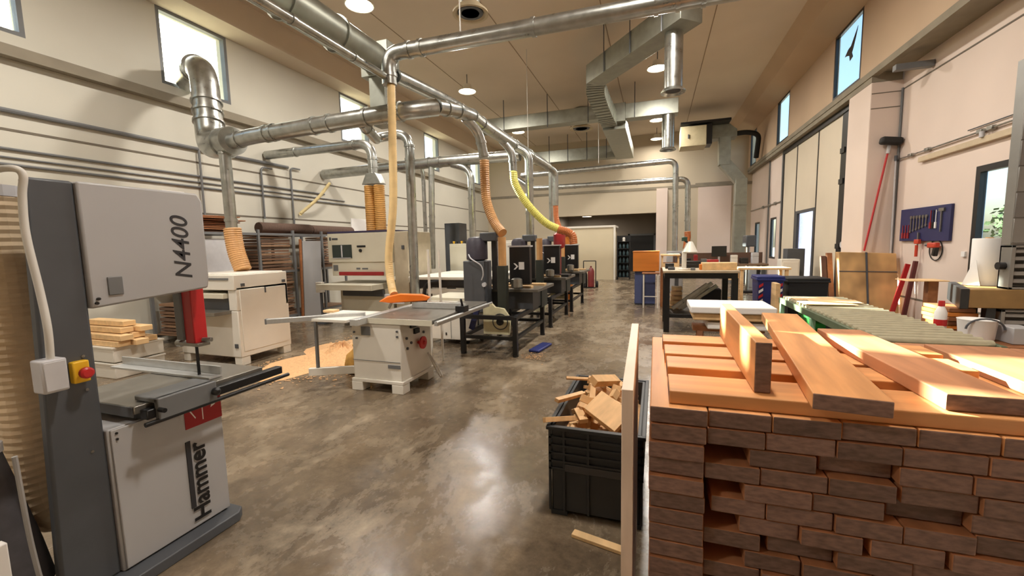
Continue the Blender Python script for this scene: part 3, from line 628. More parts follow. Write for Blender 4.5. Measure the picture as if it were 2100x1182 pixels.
for i, (ya, yb, z) in enumerate(((6.95, 8.4, 2.15), (8.42, 9.9, 2.14))):
    o = MB().lathe([(.05, 0), (.12, 0), (.125, .02), (.125, yb - ya - .02), (.12, yb - ya), (.05, yb - ya)], (-8.2, ya, z), 18, 'Y').build('felt_roll', felt)
    tag(o, '%s brown felt roll lying on top of the steel rack' % ('nearer' if i == 0 else 'farther'), 'roll')
for k in range(9):
    o = MB().box(-.3, .3, -.5, .5, 0, .02).build('slat', brownwood, None, .002, local=True); o.location = (-8.25 + q.uniform(-.08, .08), 5.9 + q.uniform(-.2, .2), 2.04 + k * .035); o.rotation_euler = (0, 0, R(q.uniform(-8, 8)))
    tag(o, 'thin brown slat in the loose pile on the rack behind the planer pipe', 'slat', 'loose slats on the rack top')
# ================================================================ row of drilling machines along the aisle
mc = thing('drilling_machine', 'nearest of the dark drilling machines with black screens along the aisle', 'machine', (-1.95, 5.78, 0), 0, 'dark drilling machines along the aisle')
for (x, y) in ((-1.95, 5.78), (-1.95, 7.35), (-2.8, 5.78), (-2.8, 7.35)):
    l_ = MB().box(x - .035, x + .035, y - .035, y + .035, .03, .60).build('leg', black, mc, .003)
    MB().cyl((x, y, 0), (x, y, .03), .045, seg=12).build('leg_foot', rubber, l_)
for (a, b) in (((-2.8, 5.78), (-1.95, 5.78)), ((-2.8, 7.35), (-1.95, 7.35)), ((-1.95, 5.78), (-1.95, 7.35)), ((-2.8, 5.78), (-2.8, 7.35))):
    MB().beam((*a, .27), (*b, .27), .05, .05).build('rail', black, mc); MB().beam((*a, .58), (*b, .58), .06, .06).build('rail', black, mc)
tb_ = MB().box(-2.85, -1.75, 6.35, 7.45, .90, .95).build('table', castiron, mc, .004)
MB().box(-2.75, -1.9, 6.5, 6.62, .95, .985).build('work_strip', palewood, tb_); MB().box(-2.6, -1.8, 6.95, 7.1, .95, .985).build('work_strip', palewood, tb_)
MB().box(-2.75, -1.88, 6.5, 7.35, .60, .90).build('bed', dkgrey, mc, .008)
MB().box(-2.05, -1.86, 7.0, 7.4, .56, .86).build('side_gearbox', mat('dark_teal_paint', (48, 62, 62), .45), mc, .01)
gpp = MB().prism([(-2.50, .30), (-2.08, .30), (-2.06, .56), (-2.16, .70), (-2.30, .72), (-2.36, .78), (-2.50, .76)], 5.88, 5.93, 'XZ').build('gear_plate', mat('cream_gear_plate', (214, 208, 172), .5, 0, .08, 12), mc, .004)
MB().lathe([(.055, -.03), (.055, 0), (.02, 0)], (-2.22, 5.88, .50), 16, 'Y').build('hub', black, gpp)
MB().tube([(-2.22 + .12 * math.cos(a), 5.875, .50 + .12 * math.sin(a)) for a in [2 * math.pi * k / 20 for k in range(20)]], .008, 6, closed=True).build('gear_ring', dkgrey, gpp)
col = MB().box(-2.88, -2.52, 6.02, 6.34, .60, 1.42).build('motor_column', dkgrey, mc, .015)
MB().lathe([(.10, 0), (.17, .02), (.17, .30), (.13, .36), (.05, .38)], (-2.70, 6.18, 1.42), 18).build('motor', mat('dark_violet_grey_motor', (58, 54, 66), .5, 0, .12, 14), col)
MB().tube(spline([(-2.78, 6.03, 1.52), (-2.70, 5.96, 1.45), (-2.55, 5.97, 1.35), (-2.52, 5.98, 1.22), (-2.56, 6.0, 1.12)], 10), .010, 8).build('motor_cable', greyplast, col)
MB().cyl((-2.52, 5.99, 1.05), (-2.52, 6.03, 1.05), .035, seg=12).build('dial', greyplast, col)
fc = MB().box(-2.31, -2.17, 6.02, 6.16, .60, 1.34).build('spindle_column', mat('dark_olive_paint', (46, 50, 44), .45), mc, .006)
MB().lathe([(.04, -.15), (.09, -.12), (.09, 0), (.05, .02)], (-2.05, 6.2, 1.12), 14).build('spindle', steel, mc)
MB().cyl((-2.24, 6.09, 1.34), (-2.24, 6.09, 1.78), .062, seg=16).build('dust_port', hosetan, mc)
MB().box(-2.62, -2.34, 6.1, 6.3, 1.72, 1.86).build('extraction_hood', dkgrey, mc, .02)
MB().box(-2.46, -2.38, 6.2, 6.27, .95, 1.72).build('mast', black, mc)
scr = MB().box(-2.24, -1.90, 6.42, 6.54, 1.02, 1.62).build('screen', black, mc, .006)
MB().box(-2.26, -1.88, 6.41, 6.55, 1.62, 1.645).build('screen_lid', greyplast, scr)
mk = MB().prism([(-2.17, 1.26), (-2.12, 1.31), (-2.17, 1.36), (-2.14, 1.36), (-2.09, 1.31), (-2.14, 1.26)], 6.412, 6.42, 'XZ').build('screen_mark', paper, scr, smooth=False)
MB().box(-2.08, -1.99, 6.412, 6.42, 1.26, 1.38).build('screen_mark', paper, scr, smooth=False)
MB().cyl((-2.07, 6.48, .95), (-2.07, 6.48, 1.02), .03).build('screen_post', dkgrey, mc)
MB().beam((-2.72, 5.92, .36), (-2.58, 5.88, .72), .08, .05, (0, 1, 0)).build('cable_loom', mat('dark_blue_cable', (44, 46, 84), .6), mc)
dup(mc, (-1.97, 8.06, 0), label='second dark drilling machine from the camera, its black screen facing the aisle')
dup(mc, (-1.93, 10.07, 0), label='third dark drilling machine along the aisle, its screen before the white booth')

# blue rag and chips below the first machine
tag(MB().obox((-1.72, 6.35, .02), (.18, .55, .04), (0, 0, R(-8))).build('tool_bag', bluep, None, .015), 'flat blue bag on the floor beside the nearest drilling machine leg', 'bag')
cp = MB(); q = random.Random(9)
for k in range(160):
    x = -1.72 + q.gauss(0, .12); y = 5.85 + q.gauss(0, .12); s = q.uniform(.006, .016); a = q.random() * 6
    cp.quad((x - s * math.cos(a), y - s * math.sin(a), .004), (x + s, y - s * .4, .006), (x + s * math.cos(a), y + s * math.sin(a), .004), (x - s, y + s * .4, .006))
tag(cp.build('wood_chips', sawdust, smooth=False), 'scatter of orange wood chips on the floor by the blue bag', 'wood chips', kind='stuff')

# low white machine in front of the row
lw = thing('edge_sander', 'low white rounded machine cabinet between the table saw and drilling machines', 'machine', (-3.2, 6.6, 0))
MB().prism([(-3.70, 6.27), (-2.95, 6.27), (-2.89, 6.30), (-2.87, 6.36), (-2.87, 7.1), (-3.70, 7.1)], .08, .74, 'XY').build('body', white, lw, .01)
MB().box(-3.72, -2.98, 6.3, 7.1, .74, .79).build('table', cream, lw, .004)
MB().box(-3.26, -3.255, 6.262, 6.27, .1, .72).build('door_seam', midgrey, lw, smooth=False)
MB().beam((-3.2, 6.262, .66), (-2.97, 6.262, .735), .02, .03, (0, 0, 1)).build('slot', dkgrey, lw)
MB().box(-2.868, -2.855, 6.5, 6.53, .3, .5).build('handle', dkgrey, lw); MB().box(-3.36, -3.34, 6.255, 6.27, .16, .2).build('latch', black, lw)
for (x, y) in ((-3.5, 6.4), (-3.02, 6.4), (-3.5, 7.0), (-3.02, 7.0)): MB().cyl((x - .02, y, .04), (x + .02, y, .04), .04, seg=12).build('castor', black, lw)

# beam saw with white tables behind
bsaw = thing('panel_saw', 'long panel saw with white tables behind the table saw and poles', 'panel saw', (-3.9, 8.2, 0))
MB().box(-4.75, -3.0, 7.35, 8.3, 1.0, 1.06).build('table', white, bsaw, .01); MB().box(-4.75, -3.0, 8.35, 9.3, 1.0, 1.06).build('table', white, bsaw, .01)
MB().box(-4.72, -3.0, 7.37, 7.45, .88, 1.0).build('front_beam', black, bsaw, .004); MB().box(-4.72, -3.0, 7.4, 9.2, .84, .88).build('bed_plate', black, bsaw)
MB().box(-4.5, -3.0, 7.37, 7.42, .72, .82).build('white_beam', white, bsaw); MB().box(-4.72, -3.0, 7.36, 7.5, .55, .66).build('lower_beam', black, bsaw, .004)
MB().tube(fillet([(-4.0, 7.33, .98), (-4.35, 7.33, .93), (-4.4, 7.33, .60)], .15), .035, 10).build('curved_guard', black, bsaw)
for (x, y) in ((-4.65, 7.5), (-3.1, 7.5), (-4.65, 9.1), (-3.1, 9.1)): MB().box(x - .06, x + .06, y - .06, y + .06, 0, .84).build('leg', midgrey, bsaw)
def cabinet(x0, x1, y, d, z1, label, m, lights=0, z0=0.0):
    t = thing('electrical_cabinet', label, 'cabinet', ((x0 + x1) / 2, y + d / 2, 0))
    MB().box(x0, x1, y, y + d, z0, z1).build('body', m, t, .008); dr_ = MB().box(x0 + .03, x1 - .03, y - .012, y, .1, z1 - .06).build('door', m, t, .004)
    MB().box(x1 - .07, x1 - .05, y - .03, y - .012, z1 * .5, z1 * .5 + .12).build('handle', dkgrey, dr_)
    for k in range(lights): MB().lathe([(.02, 0), (.02, .03), (.03, .035), (.03, .06), (.01, .065)], (x0 + .08 + k * .11, y + .1, z1), 12).build('indicator', yellow if k % 2 == 0 else black, t)
    return t
cabinet(-4.95, -4.45, 9.6, .5, 1.72, 'pale cabinet with yellow indicators on top behind the panel saw', cream, 4)
cabinet(-4.35, -4.05, 10.4, .4, 1.95, 'slim white cabinet right of the one with yellow indicators', white, 0)
cabinet(-4.6, -4.1, 12.2, .5, 1.8, 'white cabinet far behind the panel saw near the left wall pipes', white, 0)
cabinet(.35, .85, 14.75, .5, 1.34, 'grey machine cabinet under the upper back pipe drop', ltgrey, 0)
cabinet(-5.6, -5.15, 10.6, .5, 2.3, 'dark tall cabinet behind the silver pipes right of the sander', dkgrey, 0)
mo = thing('monitor', 'small dark green monitor on an arm behind the nearest drilling machine', 'monitor', (-3.7, 8.6, 1.06))
MB().box(-3.85, -3.55, 8.55, 8.62, 1.42, 1.6).build('display', mat('dark_green_display', (60, 70, 40), .3), mo, .004); MB().cyl((-3.7, 8.6, 1.06), (-3.7, 8.6, 1.42), .02).build('stand', dkgrey, mo); MB().box(-3.8, -3.6, 8.52, 8.68, 1.06, 1.075).build('base', dkgrey, mo)
tag(MB().box(-2.55, -2.35, 12.2, 12.5, .0, 2.0).build('post', orangewood, None, .01), 'orange wooden upright seen between the first two drilling machines', 'post')
red_m = thing('router', 'dark red router head on a stand above the second drilling machine', 'router', (-1.98, 9.0, 1.0))
MB().lathe([(.03, 1.0), (.04, 1.55), (.10, 1.58), (.13, 1.65), (.13, 1.86), (.08, 1.9)], (-1.98, 9.0, 0), 16).build('head', dkred, red_m); MB().box(-2.2, -1.76, 8.85, 9.2, .955, 1.0).build('base', black, red_m)

# ================================================================ ducts and pipes
rdc = thing('round_duct', 'large silver round duct crossing high at the upper left with a square drop', 'duct', (-4.0, 5.7, 3.5))
P_ = lambda path, r, rad=.3, joints=(), name='pipe', m=None, par=None, seg=18: pipe(None, path, r, rad, joints, name, m, par, seg=seg)
P_([(-4.0, -1.0, 4.46), (-4.0, 5.55, 4.46)], .215, joints=((0, .50), (0, .62), (0, .75), (0, .88)), name='duct_run', m=galvdull, par=rdc, seg=28)
MB().box(-4.24, -3.76, 5.55, 5.85, 4.22, 4.70).build('plenum', galvdull, rdc, .008); MB().box(-4.13, -3.86, 5.58, 5.84, 3.52, 4.22).build('square_drop', galvdull, rdc, .004)
xp = thing('extraction_pipework', 'silver dust extraction pipework branching overhead between the machines and the left wall', 'extraction pipes', (-3.0, 5.0, 3.5))
P_([(-3.25, -1.0, 3.80), (-3.25, 4.72, 3.80)], .045, joints=((0, .6), (0, .75), (0, .9)), name='thin_pipe', par=xp)
P_([(3.6, 4.8, 4.02), (-3.24, 4.8, 4.10), (-3.24, 4.8, 3.72)], .092, .22, joints=((0, .465), (0, .50), (0, .53), (0, .72), (0, .93), (0, .955), (1, .7)), name='overhead_pipe', par=xp)
P_([(-6.38, 5.02, 3.36), (-5.9, 5.0, 3.40), (-3.15, 5.0, 3.45), (-2.86, 5.32, 3.55)], .115, .2, joints=((0, .5), (1, .12), (1, .17), (1, .45), (1, .55), (1, .78), (1, .97)), name='main_pipe', par=xp, seg=22)
P_([(-3.2, 4.9, 3.86), (-3.0, 6.2, 3.86), (-3.0, 11.7, 3.95)], .085, .5, joints=((1, .15), (1, .35), (1, .55), (1, .75)), name='trunk_pipe', par=xp)
P_([(-2.86, 5.32, 3.56), (-2.72, 6.0, 3.66), (-2.84, 7.2, 3.72), (-2.84, 11.6, 3.78)], .10, .5, joints=((0, .3), (0, .7), (1, .2), (1, .6), (2, .3), (2, .6)), name='trunk_pipe', par=xp)
P_([(-6.38, 5.02, 3.36), (-6.48, 5.0, 3.30), (-6.47, 5.0, 2.02)], .085, .2, joints=((1, .08), (1, .9)), name='drop_pipe', par=xp)
P_([(-8.70, 6.07, 5.0), (-7.62, 5.62, 5.0), (-7.30, 5.40, 3.5), (-6.85, 5.15, 3.38), (-6.30, 5.02, 3.38)], .215, .62, joints=((0, .55), (0, .66), (1, .5), (1, .62), (1, .74), (3, .5)), name='exhaust_elbow', par=xp, seg=24)
P_([(-3.95, 5.12, 3.42), (-4.35, 6.0, 3.42), (-4.72, 6.5, 3.60), (-4.05, 6.5, 3.62), (-4.07, 6.5, .79)], .08, .28, joints=((0, .3), (3, .08), (3, .16), (3, .85)), name='drop_pipe', par=xp)
P_([(-8.74, 9.6, 3.72), (-5.3, 9.5, 3.74), (-3.0, 9.5, 3.72)], .13, .3, joints=((0, .98), (1, .1), (1, .6)), name='crossing_pipe', par=xp)
P_([(-5.32, 9.5, 3.72), (-5.40, 9.5, 1.1)], .075, joints=((0, .1), (0, .5)), name='drop_pipe', par=xp)
P_([(-5.62, 9.53, 3.7), (-5.62, 9.6, 3.4), (-5.62, 9.6, 1.0)], .05, name='drop_pipe', par=xp)
P_([(-4.75, 9.5, 3.66), (-4.25, 9.5, 3.5), (-4.25, 9.5, 1.2)], .085, .3, joints=((1, .3),), name='drop_pipe', par=xp)
P_([(-2.80, 6.1, 3.62), (-2.68, 6.35, 3.45), (-2.62, 6.4, 3.05)], .075, .2, joints=((1, .4), (1, .9)), name='branch_pipe', par=xp)
P_([(-2.9, 8.0, 3.72), (-2.72, 8.1, 3.5), (-2.70, 8.1, 3.12)], .075, .15, joints=((1, .5),), name='branch_pipe', par=xp)
P_([(-2.84, 8.6, 3.72), (-2.55, 8.7, 3.55), (-2.55, 8.7, 1.8)], .085, .2, joints=((1, .3), (1, .7)), name='branch_pipe', par=xp)
P_([(-2.84, 11.6, 3.78), (-2.72, 11.9, 3.7), (-2.72, 11.9, 2.75)], .085, .2, joints=((1, .4),), name='branch_pipe', par=xp)
P_([(-3.0, 11.7, 3.95), (-2.95, 12.3, 3.95), (-2.95, 12.3, 2.2)], .06, .2, name='drop_pipe', par=xp)
wp = thing('extraction_pipe', 'silver pipe along the left wall bending down with a split fitting above the sander', 'pipe', (-7.2, 7.8, 3.9))
P_([(-8.75, 7.8, 3.90), (-5.80, 7.8, 3.90), (-5.78, 7.8, 3.22)], .10, .35, joints=((0, .3), (0, .85), (1, .5), (1, .75)), name='pipe_run', par=wp)
MB().prism([(-6.02, 3.02), (-5.54, 3.02), (-5.66, 3.25), (-5.90, 3.25)], 7.69, 7.91, 'XZ').build('splitter', galv, wp, .01)
def hose(label, pts, r, m, pitch=.035):
    mb = MB(); hose_mesh(mb, spline(pts, 12), r, pitch, .045, 14); return tag(mb.build('flexible_hose', m, ang=14), label, 'hose')
hose('tan flexible hose curving from the trunk to the nearest drilling machine', [(-2.62, 6.4, 3.02), (-2.62, 6.4, 2.7), (-2.58, 6.36, 2.35), (-2.42, 6.25, 2.02), (-2.24, 6.12, 1.84)], .075, hosetan)
hose('bright yellow flexible hose sloping to the second drilling machine', [(-2.70, 8.1, 3.10), (-2.66, 8.1, 2.85), (-2.42, 8.12, 2.45), (-2.10, 8.2, 2.10), (-1.86, 8.3, 1.96)], .075, hoseyel)
hose('brown flexible hose ending on the second drilling machine below the yellow one', [(-1.86, 8.3, 1.95), (-1.70, 8.34, 1.90), (-1.58, 8.36, 1.82), (-1.55, 8.36, 1.65)], .08, hosebrn)
hose('brown flexible hose hanging from the far end of the trunk', [(-2.72, 11.9, 2.80), (-2.70, 11.9, 2.4), (-2.58, 11.8, 2.1), (-2.35, 11.6, 1.9)], .075, hosebrn)
hose('pale yellow hose sloping down along the left wall above the felt rolls', [(-8.3, 9.3, 3.42), (-8.45, 9.0, 3.0), (-8.72, 8.7, 2.62), (-8.73, 8.66, 2.58)], .04, hosecream)
# pipes across the back of the hall
pipe('upper silver pipe crossing before the back wall with a drop at its right end', [(-4.7, 15.0, 4.18), (.58, 15.0, 4.28), (.60, 15.0, 1.35)], .09, .25, joints=((0, .3), (0, .7), (1, .25), (1, .5)))
pipe('lower silver pipe crossing before the back wall with a drop at its right end', [(-4.9, 15.2, 4.1), (-4.35, 15.2, 3.72), (.97, 15.2, 3.70), (.99, 15.2, 2.0)], .09, .25, joints=((1, .3), (1, .7), (2, .4), (2, .8)))
hose('orange brown hose at the foot of the lower back pipe', [(.99, 15.2, 1.98), (1.0, 15.2, 1.8), (.97, 15.15, 1.6), (.95, 15.1, 1.42)], .10, hosebrn)
# rectangular ventilation ducts
rd = thing('ventilation_duct', 'rectangular ventilation ducts under the ceiling with a stepped bend and two silver drop outlets', 'duct', (-.5, 12.5, 5.9))
MB().beam((.58, 8.95, 5.98), (-1.55, 11.5, 5.98), .52, .46).build('diagonal_run', galvdull, rd, .006)
ff = MB()
P = spline([(-1.45, 11.3, 5.98), (-1.62, 12.1, 5.98), (-1.62, 13.0, 5.9), (-1.55, 14.0, 5.78), (-1.50, 14.75, 5.72)], 10)
for i, (a, b) in enumerate(zip(P, P[1:])): ff.beam(a, b, .46 + (.03 if i % 2 else 0), .40 + (.03 if i % 2 else 0))
ff.build('flexible_bend', galvdull, rd, smooth=False)
MB().box(-1.75, -1.0, 14.9, 20.2, 5.45, 5.9).build('rear_run', galvdull, rd, .006)
for t in (.15, .45, .75):
    c = V((.58, 8.95, 5.98)).lerp(V((-1.55, 11.5, 5.98)), t); MB().beam(c + V((-.21, -.18, -.24)), c + V((-.21, -.18, .82)), .02, .02, (0, 1, 0)).build('hanger', dkgrey, rd)
for (x, y, z0, z1, r) in ((.29, 9.35, 4.62, 5.76, .175), (.33, 14.88, 4.60, 5.71, .19)):
    t = MB().cyl((x, y, z0 + .04), (x, y, z1), r, seg=24).build('drop_outlet', galv, rd); MB().lathe([(r, .06), (r + .06, .0), (r + .065, .02), (r + .01, .08)], (x, y, z0), 24).build('rim', galv, t)
    MB().cyl((x, y, z0 + .03), (x, y, z0 + .036), r * .8, seg=20).build('throat', black, t)
MB().box(-6.4, -1.76, 14.65, 15.1, 5.78, 6.22).build('crossing_run', galvdull, rd, .006); MB().box(-.99, .62, 14.65, 15.1, 5.70, 6.16).build('crossing_run', galvdull, rd, .006)
MB().box(-1.76, -.99, 14.62, 14.9, 5.62, 6.2).build('junction', galvdull, rd, .006)
for x in (-5.2, -3.6, -2.2, -.7): MB().box(x - .012, x + .012, 14.63, 14.65, 5.7, ZC).build('strap', dkgrey, rd)
MB().box(-5.7, -1.76, 20.2, 20.7, 5.58, 6.12).build('rear_crossing_run', galvdull, rd, .006)
for x in (-4.9, -4.0, -3.1, -2.2): MB().box(x - .015, x + .015, 20.18, 20.2, 5.55, ZC).build('strap', dkgrey, rd)
def diffuser(x, y, z, r, top, label):
    t = thing('air_diffuser', label, 'air diffuser', (x, y, z))
    MB().cyl((x, y, z + .1), (x, y, top), r * .55, seg=24).build('neck', galvdull, t)
    MB().lathe([(r * .6, .14), (r, .03), (r * 1.02, 0), (r * .86, 0), (r * .6, .07)], (x, y, z), 28).build('flange', mat('beige_diffuser', (196, 182, 152), .5), t)
    mb = MB()
    for rr in (.25, .45, .65): mb.lathe([(r * rr, 0), (r * (rr + .06), 0), (r * (rr + .06), .05), (r * rr, .05)], (x, y, z + .015), 20)
    mb.build('vanes', dkgrey, t)
diffuser(-2.82, 6.48, 5.30, .28, 6.78, 'round beige air diffuser at the top edge above the crossing pipe')
diffuser(-2.75, 16.6, 6.02, .44, 6.78, 'round beige air diffuser beside the stepped duct bend far back')
# air handler and its black pipes
ah = thing('air_handler', 'beige air handling unit hanging in the far right ceiling corner', 'air conditioner', (1.3, 18.3, 5.7))
MB().box(.85, 1.78, 18.0, 18.9, 5.30, 6.06).build('casing', mat('beige_unit', (186, 174, 142), .5), ah, .02); MB().box(1.78, 1.98, 18.05, 18.8, 5.35, 6.1).build('end_panel', black, ah, .01)
MB().box(1.12, 1.16, 17.98, 18.0, 5.6, 5.75).build('handle', dkgrey, ah); MB().box(.85, 2.6, 17.9, 19.0, 6.12, 6.2).build('bracket', black, ah)
pipe(None, [(1.98, 18.75, 5.75), (3.3, 18.75, 5.80), (3.72, 18.9, 5.7), (3.72, 19.3, 4.9)], .09, .2, m=rubber, name='insulated_pipe', parent=ah)
MB().prism([(1.99, 5.62), (2.9, 5.62), (2.9, 5.9), (2.55, 6.2), (1.99, 6.2)], 18.5, 19.1, 'XZ').build('duct_box', galvdull, ah, .01)
vd = thing('ventilation_duct', 'rectangular duct stepping down the far right corner', 'duct', (3.0, 18.4, 2.5))
MB().box(2.25, 2.65, 18.2, 18.6, 4.55, 5.6).build('upper_drop', galvdull, vd, .006); MB().beam((2.45, 18.4, 4.65), (3.05, 18.4, 3.9), .4, .38, (0, 1, 0)).build('offset', galvdull, vd, .006); MB().box(2.85, 3.25, 18.2, 18.6, .4, 4.0).build('lower_drop', galvdull, vd, .006)
for z in (1.1, 3.0): MB().box(2.83, 3.27, 18.18, 18.62, z, z + .03).build('flange', galvdull, vd)
MB().box(2.75, 3.35, 18.1, 18.7, 0, .4).build('base', midgrey, vd)
# conduits along the left wall
for i, (z, r, y1) in enumerate(((3.18, .02, 9.6), (3.06, .014, 10.4), (2.96, .02, 12.0), (3.72, .035, 8.4))):
    tag(MB().tube([(XL + r + .006, -2, z), (XL + r + .006, y1, z)], r, 8).build('conduit', midgrey), '%s thin grey conduit running along the left wall' % ['upper', 'middle', 'lower', 'topmost and thickest'][i], 'conduit')
for i, (y, z0, z1) in enumerate(((6.2, 2.4, 3.75), (7.6, 2.4, 3.6), (8.45, 2.2, 3.72))):
    tag(MB().tube(fillet([(XL + .06, y + .3, z1), (XL + .06, y, z1), (XL + .06, y, z0)], .12), .022, 8).build('conduit', midgrey), 'grey conduit bending down the left wall, %s of three' % ORD[i], 'conduit')
tag(MB().box(XL + .23, XL + .26, 10.35, 11.2, 2.05, 2.55).build('wall_panel', paper, None, .004), 'bright white panel on the left wall behind the cream hose', 'panel')

for i, (x, y, z) in enumerate(((-2.25, 4.85, 4.18), (-3.3, 11.2, 4.02), (-1.9, 15.0, 4.4))):
    tag(MB().cyl((x, y, z), (x, y, ZC), .008, seg=6).build('suspension_wire', fabricw), ['thin wire holding the overhead crossing pipe', 'thin wire above the far end of the trunk pipes', 'thin pale wire hanging before the back wall'][i], 'wire')
tag(MB().box(3.86, 4.39, 9.28, 9.40, 4.50, 4.60).build('bracket', midgrey, None, .006), 'grey steel bracket under the ledge above the broom', 'bracket')
fp = thing('air_pipe', 'thin compressed air pipe on the far right wall', 'pipe', (4.05, 19.0, 2.95))
MB().tube([(4.05, 16.9, 2.95), (4.05, 21.7, 2.95)], .02, 8).build('pipe', galv, fp)
for y in (17.6, 18.4, 19.4): MB().box(4.02, 4.078, y - .08, y + .08, 2.90, 3.0).build('valve', steel, fp, .01)
# ================================================================ timber stack
def board(name, x0, x1, y0, y1, z0, z1, m, label, cat='board', group=None, rz=0.0, alongx=False, bev=.004, pal=True):
    lx, ly, lz = x1 - x0, y1 - y0, z1 - z0
    mb = MB()
    if alongx: mb.box(-ly / 2, ly / 2, -lx / 2, lx / 2, 0, lz)       # grain runs along local Y
    else: mb.box(-lx / 2, lx / 2, -ly / 2, ly / 2, 0, lz)
    for f in mb.bm.faces:
        if abs(f.calc_center_median().y) > (max(lx, ly) if alongx else ly) / 2 - 1e-4: f.material_index = 1
    o = mb.build(name, [m, endgrain], None, bev, smooth=False, local=True)
    o.location = ((x0 + x1) / 2, (y0 + y1) / 2, z0); o.rotation_euler = (0, 0, (R(90) if alongx else 0) + rz)
    return tag(o, label, cat, group)
q = random.Random(11)
BW, PT, TH, ZT = .182, .060, .0555, 1.093
NR = 13
for r in range(NR):
    z1 = ZT - r * PT; z0 = z1 - TH; x = -.012 + q.uniform(-.004, .004) + (0.004 * r / NR); k = 0
    xend = 1.62
    while x < xend:
        wd = BW * q.uniform(.90, 1.07)
        if r == 0: wd = BW * 1.02
        if k == 0 and r > 0: wd = .178
        y0 = (1.45 if k == 0 else 1.475) + q.uniform(-.004, .014); y1 = 2.58 + q.uniform(-.03, .02)
        if (r, k) in ((2, 2), (4, 3), (7, 2)): y0 += .03
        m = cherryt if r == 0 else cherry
        board('timber_board', x, x + wd - .004, y0, y1, z0, z1, m, 'reddish timber board, %s from the left in the %s row of the near stack' % (ORD[k], ORD[r] + ' (top)' if r == 0 else ORD[r]), 'board', 'boards in the near timber stack')
        x += wd; k += 1
        if k == 1 and r in (2, 4, 6, 8, 10, 12): x += q.uniform(.085, .135)
        elif q.random() < .22 and r > 0: x += q.uniform(.008, .022)
zb = ZT - NR * PT + (PT - TH)
for i, y in enumerate((1.55, 2.0, 2.45)):
    board('bearer', -.01, 1.6, y - .05, y + .05, zb - .10 - .003, zb - .003, brownwood, '%s brown bearer under the near timber stack' % ['front', 'middle', 'rear'][i], 'bearer', None, alongx=True)
    for j, x in enumerate((.05, .8, 1.55)):
        tag(MB().box(x - .05, x + .05, y - .05, y + .05, 0, zb - .104).build('block', brownwood, None, .004), '%s wooden block under the %s bearer of the near timber stack' % (['left', 'middle', 'right'][j], ['front', 'middle', 'rear'][i]), 'block')
# cross boards on top, nearest first
for i, (ya, yb, xa, xb) in enumerate(((1.50, 1.70, .05, 1.06), (1.80, 1.975, .05, 1.10), (2.02, 2.20, .045, 1.16), (2.27, 2.44, .04, 1.18))):
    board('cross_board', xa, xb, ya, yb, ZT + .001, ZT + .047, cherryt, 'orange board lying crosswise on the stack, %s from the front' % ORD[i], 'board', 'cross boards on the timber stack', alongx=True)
zc = ZT + .048
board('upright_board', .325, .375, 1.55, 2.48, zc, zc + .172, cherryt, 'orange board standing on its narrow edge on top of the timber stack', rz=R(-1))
board('loose_board', .545, .735, 1.42, 3.0, zc, zc + .05, cherryt, 'long orange board lying flat on top just right of the upright board', rz=R(-7))
board('loose_board', .80, .985, 1.53, 2.52, zc, zc + .05, cherry, 'reddish board lying flat on the cross boards near the right edge', rz=R(1))
board('loose_board', 1.22, 1.50, 1.55, 2.5, ZT + .001, ZT + .045, cherry, 'short board lying flat at the far right of the near stack top')
# second, lower stack behind
q = random.Random(21)
for r in range(5):
    x = 1.16; k = 0; z1 = 1.0 - r * PT
    while x < 2.3:
        wd = .26 * q.uniform(.92, 1.06)
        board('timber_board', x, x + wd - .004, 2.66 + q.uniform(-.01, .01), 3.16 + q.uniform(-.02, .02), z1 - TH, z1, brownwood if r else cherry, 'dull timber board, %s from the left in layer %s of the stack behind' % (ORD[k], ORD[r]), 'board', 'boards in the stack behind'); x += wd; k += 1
tr2 = thing('trestle', 'brown trestle carrying the second timber stack', 'trestle', (1.7, 2.9, 0))
MB().box(1.15, 2.3, 2.70, 3.12, .635, .703).build('top', brownwood, tr2)
for x in (1.25, 2.2):
    for y in (2.74, 3.08): MB().box(x - .035, x + .035, y - .035, y + .035, 0, .635).build('leg', brownwood, tr2)
# panel standing on edge left of the stack
pn = MB().hexa(((-.105, 1.44, 0), (-.066, 1.44, 0), (-.082, 2.33, 0), (-.118, 2.33, 0), (-.105, 1.44, 1.15), (-.066, 1.44, 1.15), (-.082, 2.33, 1.215), (-.118, 2.33, 1.215)))
tag(pn.build('panel', mat('pinkish_plank', (226, 204, 186), .6, 0, .12, 14, (1, .2, .2)), None, .002), 'pale panel standing on its edge between the crate and the timber stack', 'panel')

# ================================================================ crate of offcuts
cr = thing('crate', 'black ribbed plastic crate full of wood offcuts', 'crate', (-.36, 2.9, 0))
cx0, cx1, cy0, cy1, cz = -.60, -.05, 2.36, 3.38, .56
bd = MB()
bd.box(cx0 + .02, cx1 - .02, cy0 + .02, cy1 - .02, .03, .06)
for (a, b, c, d) in ((cx0 + .02, cx1 - .02, cy0 + .015, cy0 + .035), (cx0 + .02, cx1 - .02, cy1 - .035, cy1 - .015), (cx0 + .015, cx0 + .035, cy0 + .02, cy1 - .02), (cx1 - .035, cx1 - .015, cy0 + .02, cy1 - .02)): bd.box(a, b, c, d, .03, cz)
bd.build('body', cratem, cr, .003)
for z in (.545, .495, .445, .395, .345, .30): 
    MB().box(cx0, cx1, cy0, cy0 + .02, z - .007, z + .007).box(cx0, cx1, cy1 - .02, cy1, z - .007, z + .007).box(cx0, cx0 + .02, cy0, cy1, z - .007, z + .007).box(cx1 - .02, cx1, cy0, cy1, z - .007, z + .007).build('rib', cratem, cr, .002)
for x in (cx0 + .004, cx0 + .09, cx0 + .235, cx1 - .09, cx1 - .014): MB().box(x - .005, x + .010, cy0 + .002, cy0 + .02, .03, cz).build('rib', cratem, cr, .002)
